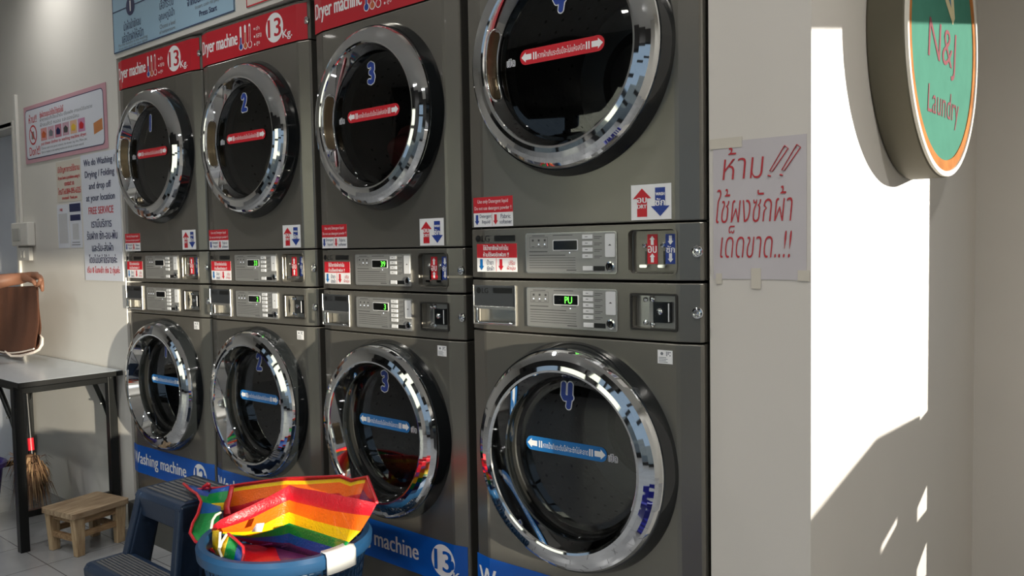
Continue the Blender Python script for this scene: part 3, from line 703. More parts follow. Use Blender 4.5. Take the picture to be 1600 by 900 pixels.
for i in range(6):
    x0 = -.895 + i * .092; b.flat([(x0, 1.880), (x0 + .080, 1.880), (x0 + .080, 1.944), (x0, 1.944)], mat('picture_%d' % i, tiles[i], .5), q)
    c = x0 + .04; mm = (m_orange, m_grey, m_navy, m_label, mat('print_yellow', srgb(226, 186, 60), .5), m_red)[i]
    b.flat([(c - .024, 1.895), (c + .020, 1.893), (c + .026, 1.915), (c - .004, 1.930), (c - .026, 1.918)], mm, q, .0003)
b.text('put these clothes to washing machine dryer.', (-.895, -.34, 1.852, 1.874), m_red, q, 0, keep=False, bold=.0006)
b.text('Clothes used in oil, petrol, solvents, hot shower, rug, shoe, Pillow, pet,', (-.895, -.34, 1.832, 1.847), m_grey, q, 0, keep=False); b.text('fabric or leather in the washing machine and all kinds of waste material', (-.895, -.38, 1.812, 1.827), m_grey, q, 0, keep=False)
# plain wooden plaque shape at the right end
b.flat([(-.262, 1.905), (-.168, 1.92), (-.165, 1.868), (-.26, 1.852)], mat('print_tan', srgb(196, 128, 76), .5), q)
done(bp, 'warning_sign')

bp = board('s', -0.428, -0.024, 1.162, 1.766, 0, 'tall white sign reading We do Washing and FREE SERVICE, left of dryer 1', m=m_lt)
b, pl = bp[0], bp[1]
for i, (t, wd, m) in enumerate((('We do Washing /', .335, m_navy), ('Drying / Folding', .315, m_navy), ('and drop off', .235, m_navy), ('at your location', .305, m_navy), ('FREE SERVICE', .265, m_red),
                                ('เรามีบริการ', .215, m_navy), ('รับฝาก ซัก-อบ-พับ', .325, m_navy), ('และรับ-ส่งผ้า', .225, m_navy), ('โดยไม่มีค่าใช้จ่ายค่ะ', .300, m_navy), ('เริ่ม 8 โมงเช้า ถึง 2 ทุ่มค่ะ', .350, m_red))):
    zc = 1.722 - .0565 * i - (.004 if i > 4 else 0); hh = .021 if i != 4 else .017
    b.text(t, (-.226 - wd / 2, -.226 + wd / 2, zc - hh, zc + hh), m, pl, 0, keep=False, bold=.0010)
done(bp, 'service_sign')
bp = board('s', -0.732, -0.430, 1.553, 1.757, 0, 'small cream help notice with red phone number on the left wall', 'notice', m=mat('paper_cream', srgb(212, 205, 192), .6), t=.0012)
b, pl = bp[0], bp[1]
for t, x0, x1, zc, hh in (('มีปัญหาการใช้งาน', -.71, -.45, 1.715, .020), ('If you have a problem using it', -.71, -.45, 1.672, .011), ('contact us', -.635, -.52, 1.643, .010), ('โทร/Tel.084-095-6325', -.715, -.445, 1.608, .017), ('ขอบคุณค่ะ Thank you', -.67, -.49, 1.572, .011)):
    b.text(t, (x0, x1, zc - hh, zc + hh), m_red, pl, 0, keep=False, bold=.0008)
done(bp, 'help_notice')
bp = board('s', -0.742, -0.602, 1.321, 1.541, 0, 'white payment card with red heading, left of the one with dark header', 'notice', t=.0012)
b, pl = bp[0], bp[1]; b.text('N&J', (-.72, -.66, 1.505, 1.522), m_red, pl, 0, bold=.0006)
b.flat([(-.725, 1.345), (-.620, 1.345), (-.620, 1.495), (-.725, 1.495)], mat('paper_grey', srgb(196, 198, 202), .6), pl)
done(bp, 'payment_card')
bp = board('s', -0.594, -0.452, 1.321, 1.545, 0, 'white payment card with dark blue header beside the tall service sign', 'notice', t=.0012)
b, pl = bp[0], bp[1]; b.flat([(-.588, 1.50), (-.458, 1.50), (-.458, 1.54), (-.588, 1.54)], m_navy, pl); b.flat([(-.584, 1.456), (-.462, 1.456), (-.462, 1.485), (-.584, 1.485)], m_navy, pl)
b.flat([(-.560, 1.362), (-.488, 1.362), (-.488, 1.440), (-.560, 1.440)], mat('paper_grey', srgb(196, 198, 202), .6), pl)
b.flat([(-.57, 1.346), (-.48, 1.346), (-.48, 1.350), (-.57, 1.350)], m_grey, pl); b.flat([(-.575, 1.334), (-.475, 1.334), (-.475, 1.338), (-.575, 1.338)], m_grey, pl)
done(bp, 'payment_card')

# switch box, outlet and cable duct at the left
m_pl = mat('white_plastic', srgb(224, 222, 216), 0.35)
t = empty('breaker_box', (-1.165, 0, 1.40), 0, 'white plastic breaker box on the left wall under the cable duct', 'electrical box')
b = MB(); b.box(-.115, .12, -.040, -.0005, -.062, .064, m_pl); b.build('housing', t, bevel=.006)
b = MB(); b.box(-.085, .02, -.046, -.040, -.035, .035, mat('smoked_cover', srgb(186, 186, 182), .2)); b.build('cover', t, bevel=.003)
t = empty('wall_outlet', (-1.172, 0, 1.294), 0, 'small white wall outlet just under the breaker box', 'outlet')
b = MB(); b.box(-.075, .085, -.022, -.0005, -.036, .036, m_pl); b.build('housing', t, bevel=.004)
b = MB(); b.box(-.03, -.01, -.030, -.022, -.02, .02, m_pl); b.box(.01, .03, -.030, -.022, -.02, .02, m_pl); b.build('switch', t, bevel=.002)
b = MB(); b.box(-1.235, -1.205, -.016, -.0005, 1.466, 2.16, m_pl); tag(b.build('cable_duct', bevel=.002), 'narrow white cable duct running up from the breaker box', 'cable duct')

# handwritten notice on the pillar
m_pen = mat('red_marker', srgb(190, 52, 60), 0.6)
bp = board('s', 2.952, 3.160, 1.216, 1.514, PY, 'white paper with red handwriting taped to the pillar by dryer 4', 'notice', m=mat('paper_white', srgb(206, 200, 202), .6, noise=.02), t=.0010)
b, pl = bp[0], bp[1]
sl = lambda X, Z, off=0.0: pl(X + (Z - 1.365) * .10, Z, off)
b.text('ห้าม', (2.968, 3.058, 1.431, 1.500), m_pen, sl, 0, keep=False, thin=-.012)
for k in range(2):
    x0 = 3.082 + k * .026; b.tube([pl(x0 + .032, 1.494), pl(x0, 1.444), pl(x0 + .006, 1.443), pl(x0 + .040, 1.488), pl(x0 + .032, 1.494)], .0011, m_pen, 5); b.tube([pl(x0 - .004, 1.435), pl(x0 + .002, 1.433)], .0018, m_pen, 5)
b.text('ใช้ผงซักผ้า', (2.958, 3.130, 1.338, 1.412), m_pen, sl, 0, keep=False, thin=-.010)
b.text('เด็ดขาด..!!', (2.978, 3.135, 1.262, 1.332), m_pen, sl, 0, keep=False, thin=-.010)
nt_ = done(bp, 'handwritten_notice')
m_tape = mat('clear_tape', srgb(214, 206, 192), .2)
for nm, x0, x1, z0, z1 in (('a', 2.945, 3.02, 1.500, 1.522), ('b', 3.04, 3.062, 1.196, 1.24), ('c', 3.142, 3.166, 1.214, 1.236), ('d', 2.958, 2.972, 1.205, 1.228)):
    b = MB(); b.box(x0 - 3.0, x1 - 3.0, PY - .0018, PY - .0011, z0, z1, m_tape); o = b.build('tape', nt_); o.location.x = 3.0

# round sign on the right-hand wall
sy, sz, sr, st = 0.622, 1.797, 0.345, 0.085
t = empty('round_sign', (WX, sy, sz), 0, 'round teal lightbox sign reading N&J Laundry on the sunlit wall', 'sign')
m_olive = mat('sign_casing', srgb(104, 100, 84), 0.45, 0.2, noise=0.04)
b = MB(); b.loft([(sr - .004, .0005), (sr, .006), (sr, st - .004), (sr - .004, st)], m_olive, 96, 'x', cap1=False); b.build('casing', t)
b = MB(); b.loft([(sr - .003, st - .004), (sr - .003, st + .006), (sr - .016, st + .006), (sr - .018, st)], mat('rim_white', srgb(244, 240, 228), .8, spec=.1), 96, 'x'); b.build('rim', t)
mw = mat('wood_ring', srgb(196, 128, 72), .95, noise=.2, scale=20, spec=.03)
b = MB(); b.loft([(sr - .016, st), (sr - .016, st + .003), (sr - .044, st + .003), (sr - .045, st)], mw, 96, 'x'); b.build('wood_band', t)
m_teal = mat('teal_panel', srgb(84, 146, 126), .95, noise=.06, scale=12, spec=.03)
b = MB(); b.loft([(sr - .044, st + .001), (.001, st + .001)], m_teal, 96, 'x')
pf = lambda X, Z, off=0.0: (st + .002 + off, X, Z)
ms = mat('script_red', srgb(150, 92, 98), .95, spec=.03)
sk = lambda X, Z, off=0.0: (st + .002 + off, X + Z * .12, Z)
b.text('N&J', (-.150, .110, -.09, .035), ms, sk, 0, keep=False, thin=-.006); b.text('Laundry', (-.135, .165, -.215, -.125), ms, sk, 0, keep=False, thin=-.006)
b.flat([(-.10, .16), (.075, .055), (.095, .075), (.05, .22), (-.04, .24)], mat('art_cream', srgb(236, 224, 180), .95, spec=.03), pf); b.flat([(-.05, .16), (.055, .095), (.03, .18), (-.03, .20)], mat('art_blue', srgb(110, 150, 176), .95, spec=.03), pf, .0006)
b.build('face', t)

# ================================================================== FURNITURE AT THE LEFT
TX0, TX1, TY0, TY1, TZ = -1.26, -0.062, -0.449, -0.006, 0.750
t = empty('folding_table', ((TX0 + TX1) / 2, (TY0 + TY1) / 2, 0), 0, 'grey topped folding table with black edge and steel legs by the left wall', 'table')
ox, oy = (TX0 + TX1) / 2, (TY0 + TY1) / 2
def tb(name, boxes, m, bevel=.002):
    b = MB()
    for q in boxes: b.box(q[0] - ox, q[1] - ox, q[2] - oy, q[3] - oy, q[4], q[5], m)
    return b.build(name, t, bevel=bevel)
tb('table_top', [(TX0 + .003, TX1 - .003, TY0 + .003, TY1 - .003, TZ - .018, TZ)], mat('laminate_grey', srgb(196, 202, 206), .22, noise=.015, scale=30))
tb('edge_band', [(TX0, TX1, TY0, TY0 + .004, TZ - .024, TZ - .001), (TX0, TX1, TY1 - .004, TY1, TZ - .024, TZ - .001), (TX0, TX0 + .004, TY0, TY1, TZ - .024, TZ - .001), (TX1 - .004, TX1, TY0, TY1, TZ - .024, TZ - .001)], m_black)
tb('apron', [(TX0 + .06, TX1 - .06, TY0 + .012, TY0 + .032, TZ - .043, TZ - .018), (TX0 + .06, TX1 - .06, TY1 - .032, TY1 - .012, TZ - .043, TZ - .018)], m_steelblk)
for lx in (-0.143, TX0 + .081):
    for ly in (TY0 + .020, TY1 - .024):
        tb('leg', [(lx - .019, lx + .019, ly - .019, ly + .019, 0.0, TZ - .019)], m_steelblk)
    tb('crossbar', [(lx - .014, lx + .014, TY0 + .039, TY1 - .043, .148, .176)], m_steelblk); tb('crossbar', [(lx - .014, lx + .014, TY0 + .039, TY1 - .043, TZ - .060, TZ - .034)], m_steelblk)
    sg = -1 if lx > ox else 1
    for ly in (TY0 + .020, TY1 - .024):
        b = MB(); b.tube([(lx - ox + sg * .020, ly - oy, .50), (lx - ox + sg * .085, ly - oy, .585)], .009, m_steelblk, 4); b.tube([(lx - ox + sg * .080, ly - oy, .580), (lx - ox + sg * .215, ly - oy, TZ - .045)], .012, m_steelblk, 4)
        br = b.build('brace', t); b = MB(); b.loft([(.006, -.012, lx - ox + sg * .082, .582), (.004, -.017, lx - ox + sg * .082, .582)], m_satin, 10, cap1=True); rv = b.build('rivet', br); rv.location.y = ly - oy

# wooden stool
def wood(name, base, dark, sc):
    m = bpy.data.materials.new(name); m.use_nodes = True; nt = m.node_tree; b = nt.nodes['Principled BSDF']
    tc = nt.nodes.new('ShaderNodeTexCoord'); mp = nt.nodes.new('ShaderNodeMapping'); mp.inputs['Scale'].default_value = sc; nt.links.new(tc.outputs['Object'], mp.inputs[0])
    n = nt.nodes.new('ShaderNodeTexNoise'); n.inputs['Scale'].default_value = 6; n.inputs['Detail'].default_value = 6; n.inputs['Distortion'].default_value = 1.2; nt.links.new(mp.outputs[0], n.inputs['Vector'])
    r = nt.nodes.new('ShaderNodeValToRGB'); r.color_ramp.elements[0].position = .35; r.color_ramp.elements[1].position = .68; r.color_ramp.elements[0].color = dark; r.color_ramp.elements[1].color = base
    nt.links.new(n.outputs['Fac'], r.inputs[0]); nt.links.new(r.outputs[0], b.inputs['Base Color']); b.inputs['Roughness'].default_value = .6
    bp_ = nt.nodes.new('ShaderNodeBump'); bp_.inputs['Strength'].default_value = .2; nt.links.new(n.outputs['Fac'], bp_.inputs['Height']); nt.links.new(bp_.outputs[0], b.inputs['Normal'])
    return m
w_top = wood('stool_wood_top', srgb(184, 162, 132), srgb(132, 108, 82), (1.2, 14, 6)); w_leg = wood('stool_wood_leg', srgb(198, 174, 138), srgb(160, 132, 98), (14, 14, 1.4)); w_rail = wood('stool_wood_rail', srgb(172, 142, 104), srgb(124, 94, 64), (2, 10, 10))
st_ = empty('wooden_stool', (0.001, -0.222, 0), math.radians(101), 'low worn wooden stool on the tiles between the table and the step stool', 'stool')
SX, SY, SH = .135, .118, .192
b = MB(); n = 6
b.prism(rrect(-SX, SX, -SY, SY, .016), 'z', SH - .022, SH, w_top); b.build('seat', st_, bevel=.004)
for sx in (-1, 1):
    for sy_ in (-1, 1):
        ox_, oy_ = sx * (SX - .012), sy_ * (SY - .010); ix_, iy_ = ox_ - sx * .050, oy_ - sy_ * .036; bx_, by_ = ox_ - sx * .010, oy_ - sy_ * .006; cx_, cy_ = bx_ - sx * .036, by_ - sy_ * .028
        def quad(xa, xb, ya, yb, z):
            x0, x1 = sorted((xa, xb)); y0, y1 = sorted((ya, yb)); return [(x0, y0, z), (x1, y0, z), (x1, y1, z), (x0, y1, z)]
        b = MB(); b.hexa(quad(bx_, cx_, by_, cy_, 0) + quad(ox_, ix_, oy_, iy_, SH - .022), w_leg); b.build('leg', st_, bevel=.003)
for sy_ in (-1, 1):
    y = sy_ * (SY - .026); b = MB(); b.box(-SX + .055, SX - .055, y - .009, y + .009, SH - .056, SH - .022, w_rail); b.build('apron', st_, bevel=.002)
    b = MB(); b.box(-SX + .055, SX - .055, y - .010, y + .010, .078, .102, w_rail); b.build('stretcher', st_, bevel=.002)
for sx in (-1, 1):
    x = sx * (SX - .034); b = MB(); b.box(x - .009, x + .009, -SY + .042, SY - .042, SH - .050, SH - .022, w_rail); b.build('apron', st_, bevel=.002)
    b = MB(); b.box(x - .009, x + .009, -SY + .042, SY - .042, .062, .088, w_rail); b.build('stretcher', st_, bevel=.002)

# two-step plastic stool
m_navyp = mat('navy_plastic', srgb(34, 50, 72), .33, noise=.08, scale=5, bump=.05, bscale=120)
m_tread = mat('tread_grey', srgb(92, 92, 92), .7, noise=.1, scale=40)
ss = empty('step_stool', (1.03, -0.33, 0), 0, 'navy plastic two step stool in front of washing machine 1', 'step stool')
X0, X1 = -.165, .150
def tread(name, x0, x1, y0, y1, z, apron):
    b = MB(); b.prism([(y0, z - apron), (y0 - .006, z - .02), (y0 + .004, z - .004), (y0 + .016, z), (y1 - .012, z), (y1, z - .006), (y1, z - apron), (y1 - .012, z - apron), (y1 - .012, z - .03), (y0 + .012, z - .03), (y0 + .012, z - apron)], 'x', x0, x1, m_navyp)
    o = b.build(name, ss, bevel=.003); n = 9
    g = MB(); d = (y1 - y0 - .05) / n
    for k in range(n): yy = y0 + .028 + k * d; g.box(x0 + .022, x1 - .022, yy, yy + d * .55, z - .001, z + .0028, m_tread)
    tag(g.build('tread_ribs', o), 'grey ribs'); return o
tread('top_step', X0, X1, -.060, .175, .450, .090)
tread('lower_step', X0 - .030, X1 + .035, -.235, -.075, .225, .110)
for sg, xt, xb in ((-1, X0, X0 - .055), (1, X1, X1 + .085)):
    def col(y0t, y1t, y0b, y1b, zt, zb, th=.026):
        """slanted hollow-looking leg plate"""
        f = (zt - 0) / .45; g_ = (zb - 0) / .45
        xa = xb + (xt - xb) * f; xc = xb + (xt - xb) * g_
        lo = [(min(xc, xc - sg * th), y0b), (max(xc, xc - sg * th), y0b), (max(xc, xc - sg * th), y1b), (min(xc, xc - sg * th), y1b)]
        hi = [(min(xa, xa - sg * th), y0t), (max(xa, xa - sg * th), y0t), (max(xa, xa - sg * th), y1t), (min(xa, xa - sg * th), y1t)]
        return [(p[0], p[1], zb) for p in lo] + [(p[0], p[1], zt) for p in hi]
    b = MB(); b.hexa(col(-.062, .030, -.160, -.050, .444, 0.0, .040), m_navyp); b.hexa(col(-.054, .022, -.150, -.060, .440, 0.002, .046), m_navyp); b.build('front_leg', ss, bevel=.008, seg=3)
    b = MB(); b.hexa(col(.095, .174, .145, .225, .444, 0.0, .034), m_navyp); b.build('rear_leg', ss, bevel=.007)
    b = MB(); b.hexa(col(-.055, .168, -.070, .176, .444, .360, .022), m_navyp); b.build('side_apron', ss, bevel=.004)
    b = MB(); b.hexa(col(-.236, -.120, -.262, -.150, .222, 0.0), m_navyp); b.build('lower_side', ss, bevel=.006)

# laundry basket
m_bask = mat('basket_blue', srgb(30, 72, 110), .32, noise=.05)
BX, BY, BR, BH = 1.74, -0.36, 0.245, 0.470
GA = (-0.17, 0.22)
bk = empty('laundry_basket', (BX, BY, 0), 0, 'blue plastic laundry basket with square holes, in front of machine 3', 'basket')
b = MB(); b.loft([(BR - .012, BH - .042), (BR + .002, BH - .038), (BR + .004, BH - .012), (BR - .004, BH), (BR - .020, BH), (BR - .026, BH - .010), (BR - .024, BH - .042), (BR - .012, BH - .042)], m_bask, 96, 'z'); b.build('rim', bk)
b = MB(); nv, nh = 72, 14
def br_(z): return .165 + (BR - .018 - .165) * (z / (BH - .05))
for k in range(nv):
    a = 2 * PI * k / nv; da = .0125 if k % 6 else .030
    rows = []
    for z in (0.0, .2, BH - .045):
        r = br_(z); rows.append([(r * math.cos(a - da), r * math.sin(a - da), z), (r * math.cos(a + da), r * math.sin(a + da), z)])
    b.grid(rows, m_bask)
for i in range(nh + 1):
    z = (BH - .05) * i / nh; hh = .0055
    b.grid([[(br_(z + s_) * math.cos(2 * PI * k / 96), br_(z + s_) * math.sin(2 * PI * k / 96), z + s_) for k in range(97)] for s_ in (-hh if i else 0, hh)], m_bask)
b.build('lattice_wall', bk, solid=.005)
b = MB(); b.loft([(.167, .006), (.001, .006)], m_bask, 48, 'z'); b.loft([(.167, .0), (.001, .0)], m_bask, 48, 'z'); b.build('bottom', bk)
b = MB(); a0 = math.radians(-60)   # white grip on the rim, towards the camera's right
ga, gb = GA
rows = [[((BR + q[0]) * math.cos(ga + (gb - ga) * i / 10), (BR + q[0]) * math.sin(ga + (gb - ga) * i / 10), BH + q[1]) for i in range(11)] for q in ((.010, -.052), (.011, -.006), (.004, .0045), (-.022, .0045), (-.029, -.012))]
b.grid(rows, mat('grip_white', srgb(214, 216, 216), .35)); tag(b.build('grip', bk, solid=.004), 'white grip')

# second basket on the floor beside the photographer, seen in the chrome of washer 4
bk2 = empty('laundry_basket', (3.02, -0.98, 0), 0, 'royal blue laundry basket with oval holes, seen only reflected in washer 4', 'basket')
m_royal = mat('basket_royal', srgb(34, 40, 150), .3)
b = MB(); na, nz, hgt = 18, 6, .40
def wp(a, z): r = .17 + .06 * z / hgt; return (r * math.cos(a), r * math.sin(a), z)
for i in range(na):
    for k in range(nz):
        ca, cz = 2 * PI * (i + .5 * (k % 2)) / na, .03 + (hgt - .06) * (k + .5) / nz; wa, wz = PI / na, (hgt - .06) / nz / 2
        sq = [(1, 0), (1, .6), (1, 1), (.5, 1), (0, 1), (-.5, 1), (-1, 1), (-1, .6), (-1, 0), (-1, -.6), (-1, -1), (-.5, -1), (0, -1), (.5, -1), (1, -1), (1, -.6)]
        out = [wp(ca + wa * p, cz + wz * q_) for p, q_ in sq]; inn = [wp(ca + wa * .62 * math.cos(t), cz + wz * .70 * math.sin(t)) for t in [math.atan2(q_, p) for p, q_ in sq]]
        b.add(out + inn, [(n_, (n_ + 1) % 16, 16 + (n_ + 1) % 16, 16 + n_) for n_ in range(16)], m_royal)
b.build('perforated_wall', bk2, solid=.003)
b = MB(); b.loft([(.172, .0), (.178, .032), (.172, .032), (.001, .012)], m_royal, 48, 'z'); b.build('bottom', bk2)
b = MB(); b.loft([(.226, hgt - .032), (.244, hgt - .02), (.244, hgt), (.226, hgt + .004), (.224, hgt - .032)], m_royal, 48, 'z'); b.build('rim', bk2)

# rainbow bag lying in the basket
RB = [mat('bag_' + n_, c_, .32, noise=.05, scale=30, bump=.25, bscale=160, coat=.25) for n_, c_ in (('red', srgb(200, 24, 40)), ('orange', srgb(244, 106, 18)), ('yellow', srgb(242, 200, 14)), ('green', srgb(0, 142, 62)), ('blue', srgb(0, 82, 172)), ('purple', srgb(96, 40, 98)))]
R_, O_, Y_, G_, B_, V_ = RB
bag = empty('rainbow_bag', (BX, BY, .02), 0, 'rainbow striped shopping bag crumpled open inside the blue laundry basket', 'bag')
bag_off = Vector((BX, BY, .02))
def px(u, v, y): return P(u, v, y) - bag_off
def sheet(name, cols, mats, sub=1, label=None):
    """cols: list of (list of (u, v, y)) from top to bottom; mats by band"""
    rows = [[px(*cols[j][i]) for j in range(len(cols))] for i in range(len(cols[0]))]
    b = MB(); b.grid(rows, lambda i, j: mats[i]); o = b.build(name, bag, solid=.0025); return tag(o, label) if label else o
def band(us, vs, ys): return [(u, v, y) for u, v, y in zip(us, vs, ys)]
cols = []
for u, vs, yt, yb in ((331, (822, 826, 829, 830.5, 832, 833, 834), -.50, -.49), (345, (812, 826, 831, 832.5, 834, 835, 836), -.49, -.47), (368, (801, 819, 831, 835, 837, 839, 841), -.45, -.42), (390, (791, 811, 830, 837, 840, 843, 848), -.41, -.38), (420, (776, 796, 815, 829, 838, 846, 856), -.35, -.33),
                      (440, (765, 786, 805, 822, 836, 848, 861), -.30, -.30), (452, (758, 781, 800, 817, 833, 848, 863), -.275, -.29), (464, (762, 785, 804, 821, 838, 853, 868), -.28, -.30), (490, (766, 791, 813, 829, 846, 861, 877), -.285, -.31), (520, (772, 798, 821, 839, 855, 870, 885), -.29, -.33)):
    cols.append([(u, v, yt + (yb - yt) * k / 6) for k, v in enumerate(vs)])
cols.append(band((556, 552, 547, 540, 532, 525, 515), (779, 803, 827, 845, 858, 869, 880), [-.295 - .008 * k for k in range(7)]))
cols.append(band((589, 578, 563, 545, 536, 529, 520), (786, 806, 830, 847, 857, 864, 871), [-.30 - .008 * k for k in range(7)]))
sheet('front_wall', cols, [R_, O_, Y_, G_, B_, V_])
cols = []
for u, vt, y in ((352, 762, -.24), (380, 757, -.22), (410, 753, -.20), (448, 748, -.17), (480, 748, -.155), (512, 746, -.14), (532, 744.5, -.135), (549, 751, -.14), (560, 748, -.15), (574, 746, -.16)):
    cols.append([(u, vt, y), (u, vt + 3, y), (u - (1 if u < 560 else 4), vt + 9, y - .005), (u - (2 if u < 540 else 10), vt + 26 + (6 if u < 400 else 0), y - .02), (u - (3 if u < 540 else 16), vt + 48, y - .045)])
sheet('back_wall', cols, [R_, Y_, O_, R_])
cols = [band((574, 566, 556, 548), (746, 762, 776, 784), (-.16, -.165, -.17, -.175)), band((581, 574, 566, 558), (764, 775, 783, 787), (-.21, -.20, -.20, -.20)), band((588, 585, 574, 562), (784, 787, 790, 792), (-.295, -.27, -.25, -.24))]
sheet('side_gusset', cols, [R_, V_, V_])
# left end of the bag, hanging towards the step stool
cols = [band((288, 297, 308, 314, 309, 301, 298, 306, 326, 345), (757, 764, 772, 784, 803, 818, 833, 845, 856, 866), (-.30, -.32, -.35, -.38, -.42, -.45, -.47, -.49, -.50, -.50)),
        band((300, 308, 316, 320, 316, 311, 309, 316, 331, 347), (759, 766, 775, 786, 803, 817, 831, 842, 852, 862), (-.28, -.29, -.32, -.35, -.39, -.42, -.44, -.46, -.48, -.49)),
        band((322, 326, 328, 331, 331, 329, 328, 330, 336, 347), (764, 770, 777, 788, 802, 814, 826, 837, 847, 857), (-.255, -.265, -.29, -.32, -.36, -.39, -.41, -.43, -.45, -.47)),
        band((345, 345, 345, 345, 345, 343, 341, 340, 341, 346), (762, 768, 776, 788, 799, 808, 818, 830, 842, 853), (-.235, -.25, -.275, -.30, -.34, -.37, -.39, -.41, -.43, -.45))]
rows_m = {0: B_, 1: B_, 2: G_, 3: B_, 4: G_, 5: G_, 6: G_, 7: G_, 8: Y_}
sheet('end_wall', cols, [rows_m[i] for i in range(9)])
cols = [band((331, 327, 320, 316), (765, 772, 787, 797), (-.30, -.31, -.325, -.33)), band((346, 343, 339, 337), (762, 769, 786, 798), (-.29, -.30, -.315, -.32)), band((359, 357, 353, 351), (759, 767, 785, 797), (-.275, -.285, -.30, -.31))]
sheet('flap', cols, [B_, G_, Y_])
cols = [band((333, 332, 333, 338), (829, 842, 856, 866), (-.515,) * 4), band((342, 342, 342, 346), (829, 842, 856, 868), (-.515,) * 4)]
sheet('zip_strip', cols, [Y_, Y_, Y_])
cols = [band((352, 347, 346), (834, 848, 868), (-.50, -.515, -.53)), band((359, 354, 350), (837, 852, 870), (-.50, -.515, -.53)), band((372, 368, 366), (850, 864, 876), (-.50, -.515, -.53)), band((381, 378, 377), (856, 868, 880), (-.50, -.515, -.53))]
rows = [[px(*cols[j][i]) for j in range(4)] for i in range(3)]
b = MB(); b.grid(rows, lambda i, j: (Y_, G_, B_)[j]); b.build('flap', bag, solid=.0025)
# dark inside of the bag down in the basket
cols = [band((352, 362, 384, 392), (836, 862, 884, 892), (-.40, -.44, -.48, -.50)), band((390, 400, 415, 425), (845, 862, 884, 893), (-.35, -.40, -.44, -.47)), band((430, 436, 446, 456), (850, 866, 884, 892), (-.32, -.36, -.40, -.43)), band((470, 480, 492, 500), (860, 872, 884, 888), (-.31, -.34, -.37, -.39)), band((520, 521, 522, 523), (872, 878, 882, 884), (-.32, -.33, -.34, -.35))]
rows = [[px(*cols[j][i]) - Vector((0, 0, .012)) for j in range(5)] for i in range(4)]
b = MB(); b.grid(rows, lambda i, j: (R_, R_, V_, V_)[j] if i < 2 else (O_, R_, V_, V_)[j]); b.build('bag_floor', bag, solid=.0025)
# red piping, straps, zip pull and white care label
pip = lambda name, pts, r, m: (lambda b: (b.tube([px(*p) for p in pts], r, m, 6), b.build(name, bag))[1])(MB())
pip('piping', [(287, 756, -.305), (296, 764, -.325), (308, 772, -.355), (314.5, 784, -.385), (309, 803, -.425), (301, 818, -.455), (297, 833, -.475), (305, 846, -.495), (326, 857, -.505), (345, 867, -.505)], .0050, R_)
pip('piping', [(287, 756, -.305), (300, 765, -.29), (315, 764, -.27), (345, 762, -.245), (380, 756, -.222), (448, 747, -.172), (512, 745, -.142), (532, 743.5, -.137), (549, 750, -.142), (574, 745, -.162), (589, 785, -.302)], .0045, R_)
pip('piping', [(356, 834, -.50), (368, 843, -.505), (380, 855, -.51), (381, 868, -.52), (378, 880, -.53)], .0045, R_)
pip('zip', [(330, 825, -.515), (332, 813, -.50), (337, 805, -.48), (345, 801, -.46)], .0040, mat('zip_white', srgb(232, 226, 200), .5)); pip('zip', [(344, 831, -.52), (343, 850, -.525), (342, 860, -.53)], .0040, mat('zip_white', srgb(232, 226, 200), .5)); pip('zip', [(354, 835, -.51), (346, 848, -.52), (343, 860, -.53), (347, 871, -.535)], .0040, mat('zip_white', srgb(232, 226, 200), .5))
def ribbon(name, pts, wv, m):
    b = MB(); b.grid([[px(u, v - wv[1] / 2, y) + Vector((0, 0, 0)) if False else px(u - wv[0] / 2, v - wv[1] / 2, y) for u, v, y in pts], [px(u + wv[0] / 2, v + wv[1] / 2, y) for u, v, y in pts]], m); return b.build(name, bag, solid=.003)
ribbon('strap', [(361, 760, -.275), (358, 775, -.29), (354, 792, -.31), (356, 803, -.33)], (9, 0), R_)
ribbon('handle', [(316, 763, -.30), (324, 757, -.29), (329, 759, -.285), (327, 766, -.285)], (0, 7), R_)
b = MB(); b.grid([[px(401, 818, -.420), px(413, 817, -.407)], [px(393, 831, -.428), px(409, 831, -.415)]], m_white); tag(b.build('care_label', bag, solid=.002), 'white label')

# straw broom behind the table leg
m_straw = [mat('straw_%d' % i, c_, .8, noise=.2, scale=40) for i, c_ in enumerate((srgb(124, 94, 66), srgb(98, 70, 48), srgb(156, 126, 92)))]
brm = empty('straw_broom', (-.62, -.225, 0), 0, 'short straw hand broom standing behind the front table leg', 'broom')
b = MB(); rnd = random.Random(5)
for k in range(520):
    a = rnd.uniform(0, 2 * PI); r0 = .050 * math.sqrt(rnd.random()); r1 = rnd.uniform(.06, .16); z1 = rnd.uniform(.012, .26); z0 = rnd.uniform(.22, .31)
    if k % 9 == 0: r1 += .05; z1 += .05
    p0 = Vector((r0 * math.cos(a), r0 * math.sin(a) * .6, z0)); p2 = Vector((r1 * math.cos(a), max(-.09, min(.09, r1 * math.sin(a) * .6)), z1)); pm = (p0 + p2) / 2 + Vector((math.cos(a) * .02, math.sin(a) * .012, .03))
    tg = Vector((-math.sin(a), math.cos(a), 0)) * rnd.uniform(.002, .0042)
    b.add([p0 - tg, p0 + tg, pm + tg, pm - tg, p2], [(0, 1, 2, 3), (3, 2, 4)], m_straw[k % 3])
b.loft([(.030, .225), (.034, .26), (.024, .30), (.012, .315)], m_straw[1], 16, 'z', cap1=True)
b.build('bristles', brm)
b = MB(); b.tube([(-.03, .02, .29), (-.09, .03, .62)], [.012, .010], m_black, 10); b.build('stick', brm)
b = MB(); b.tube([(-.036, .02, .325), (-.047, .022, .385)], [.0145, .0145], m_red, 10); tag(b.build('grip_band', brm), 'red band')

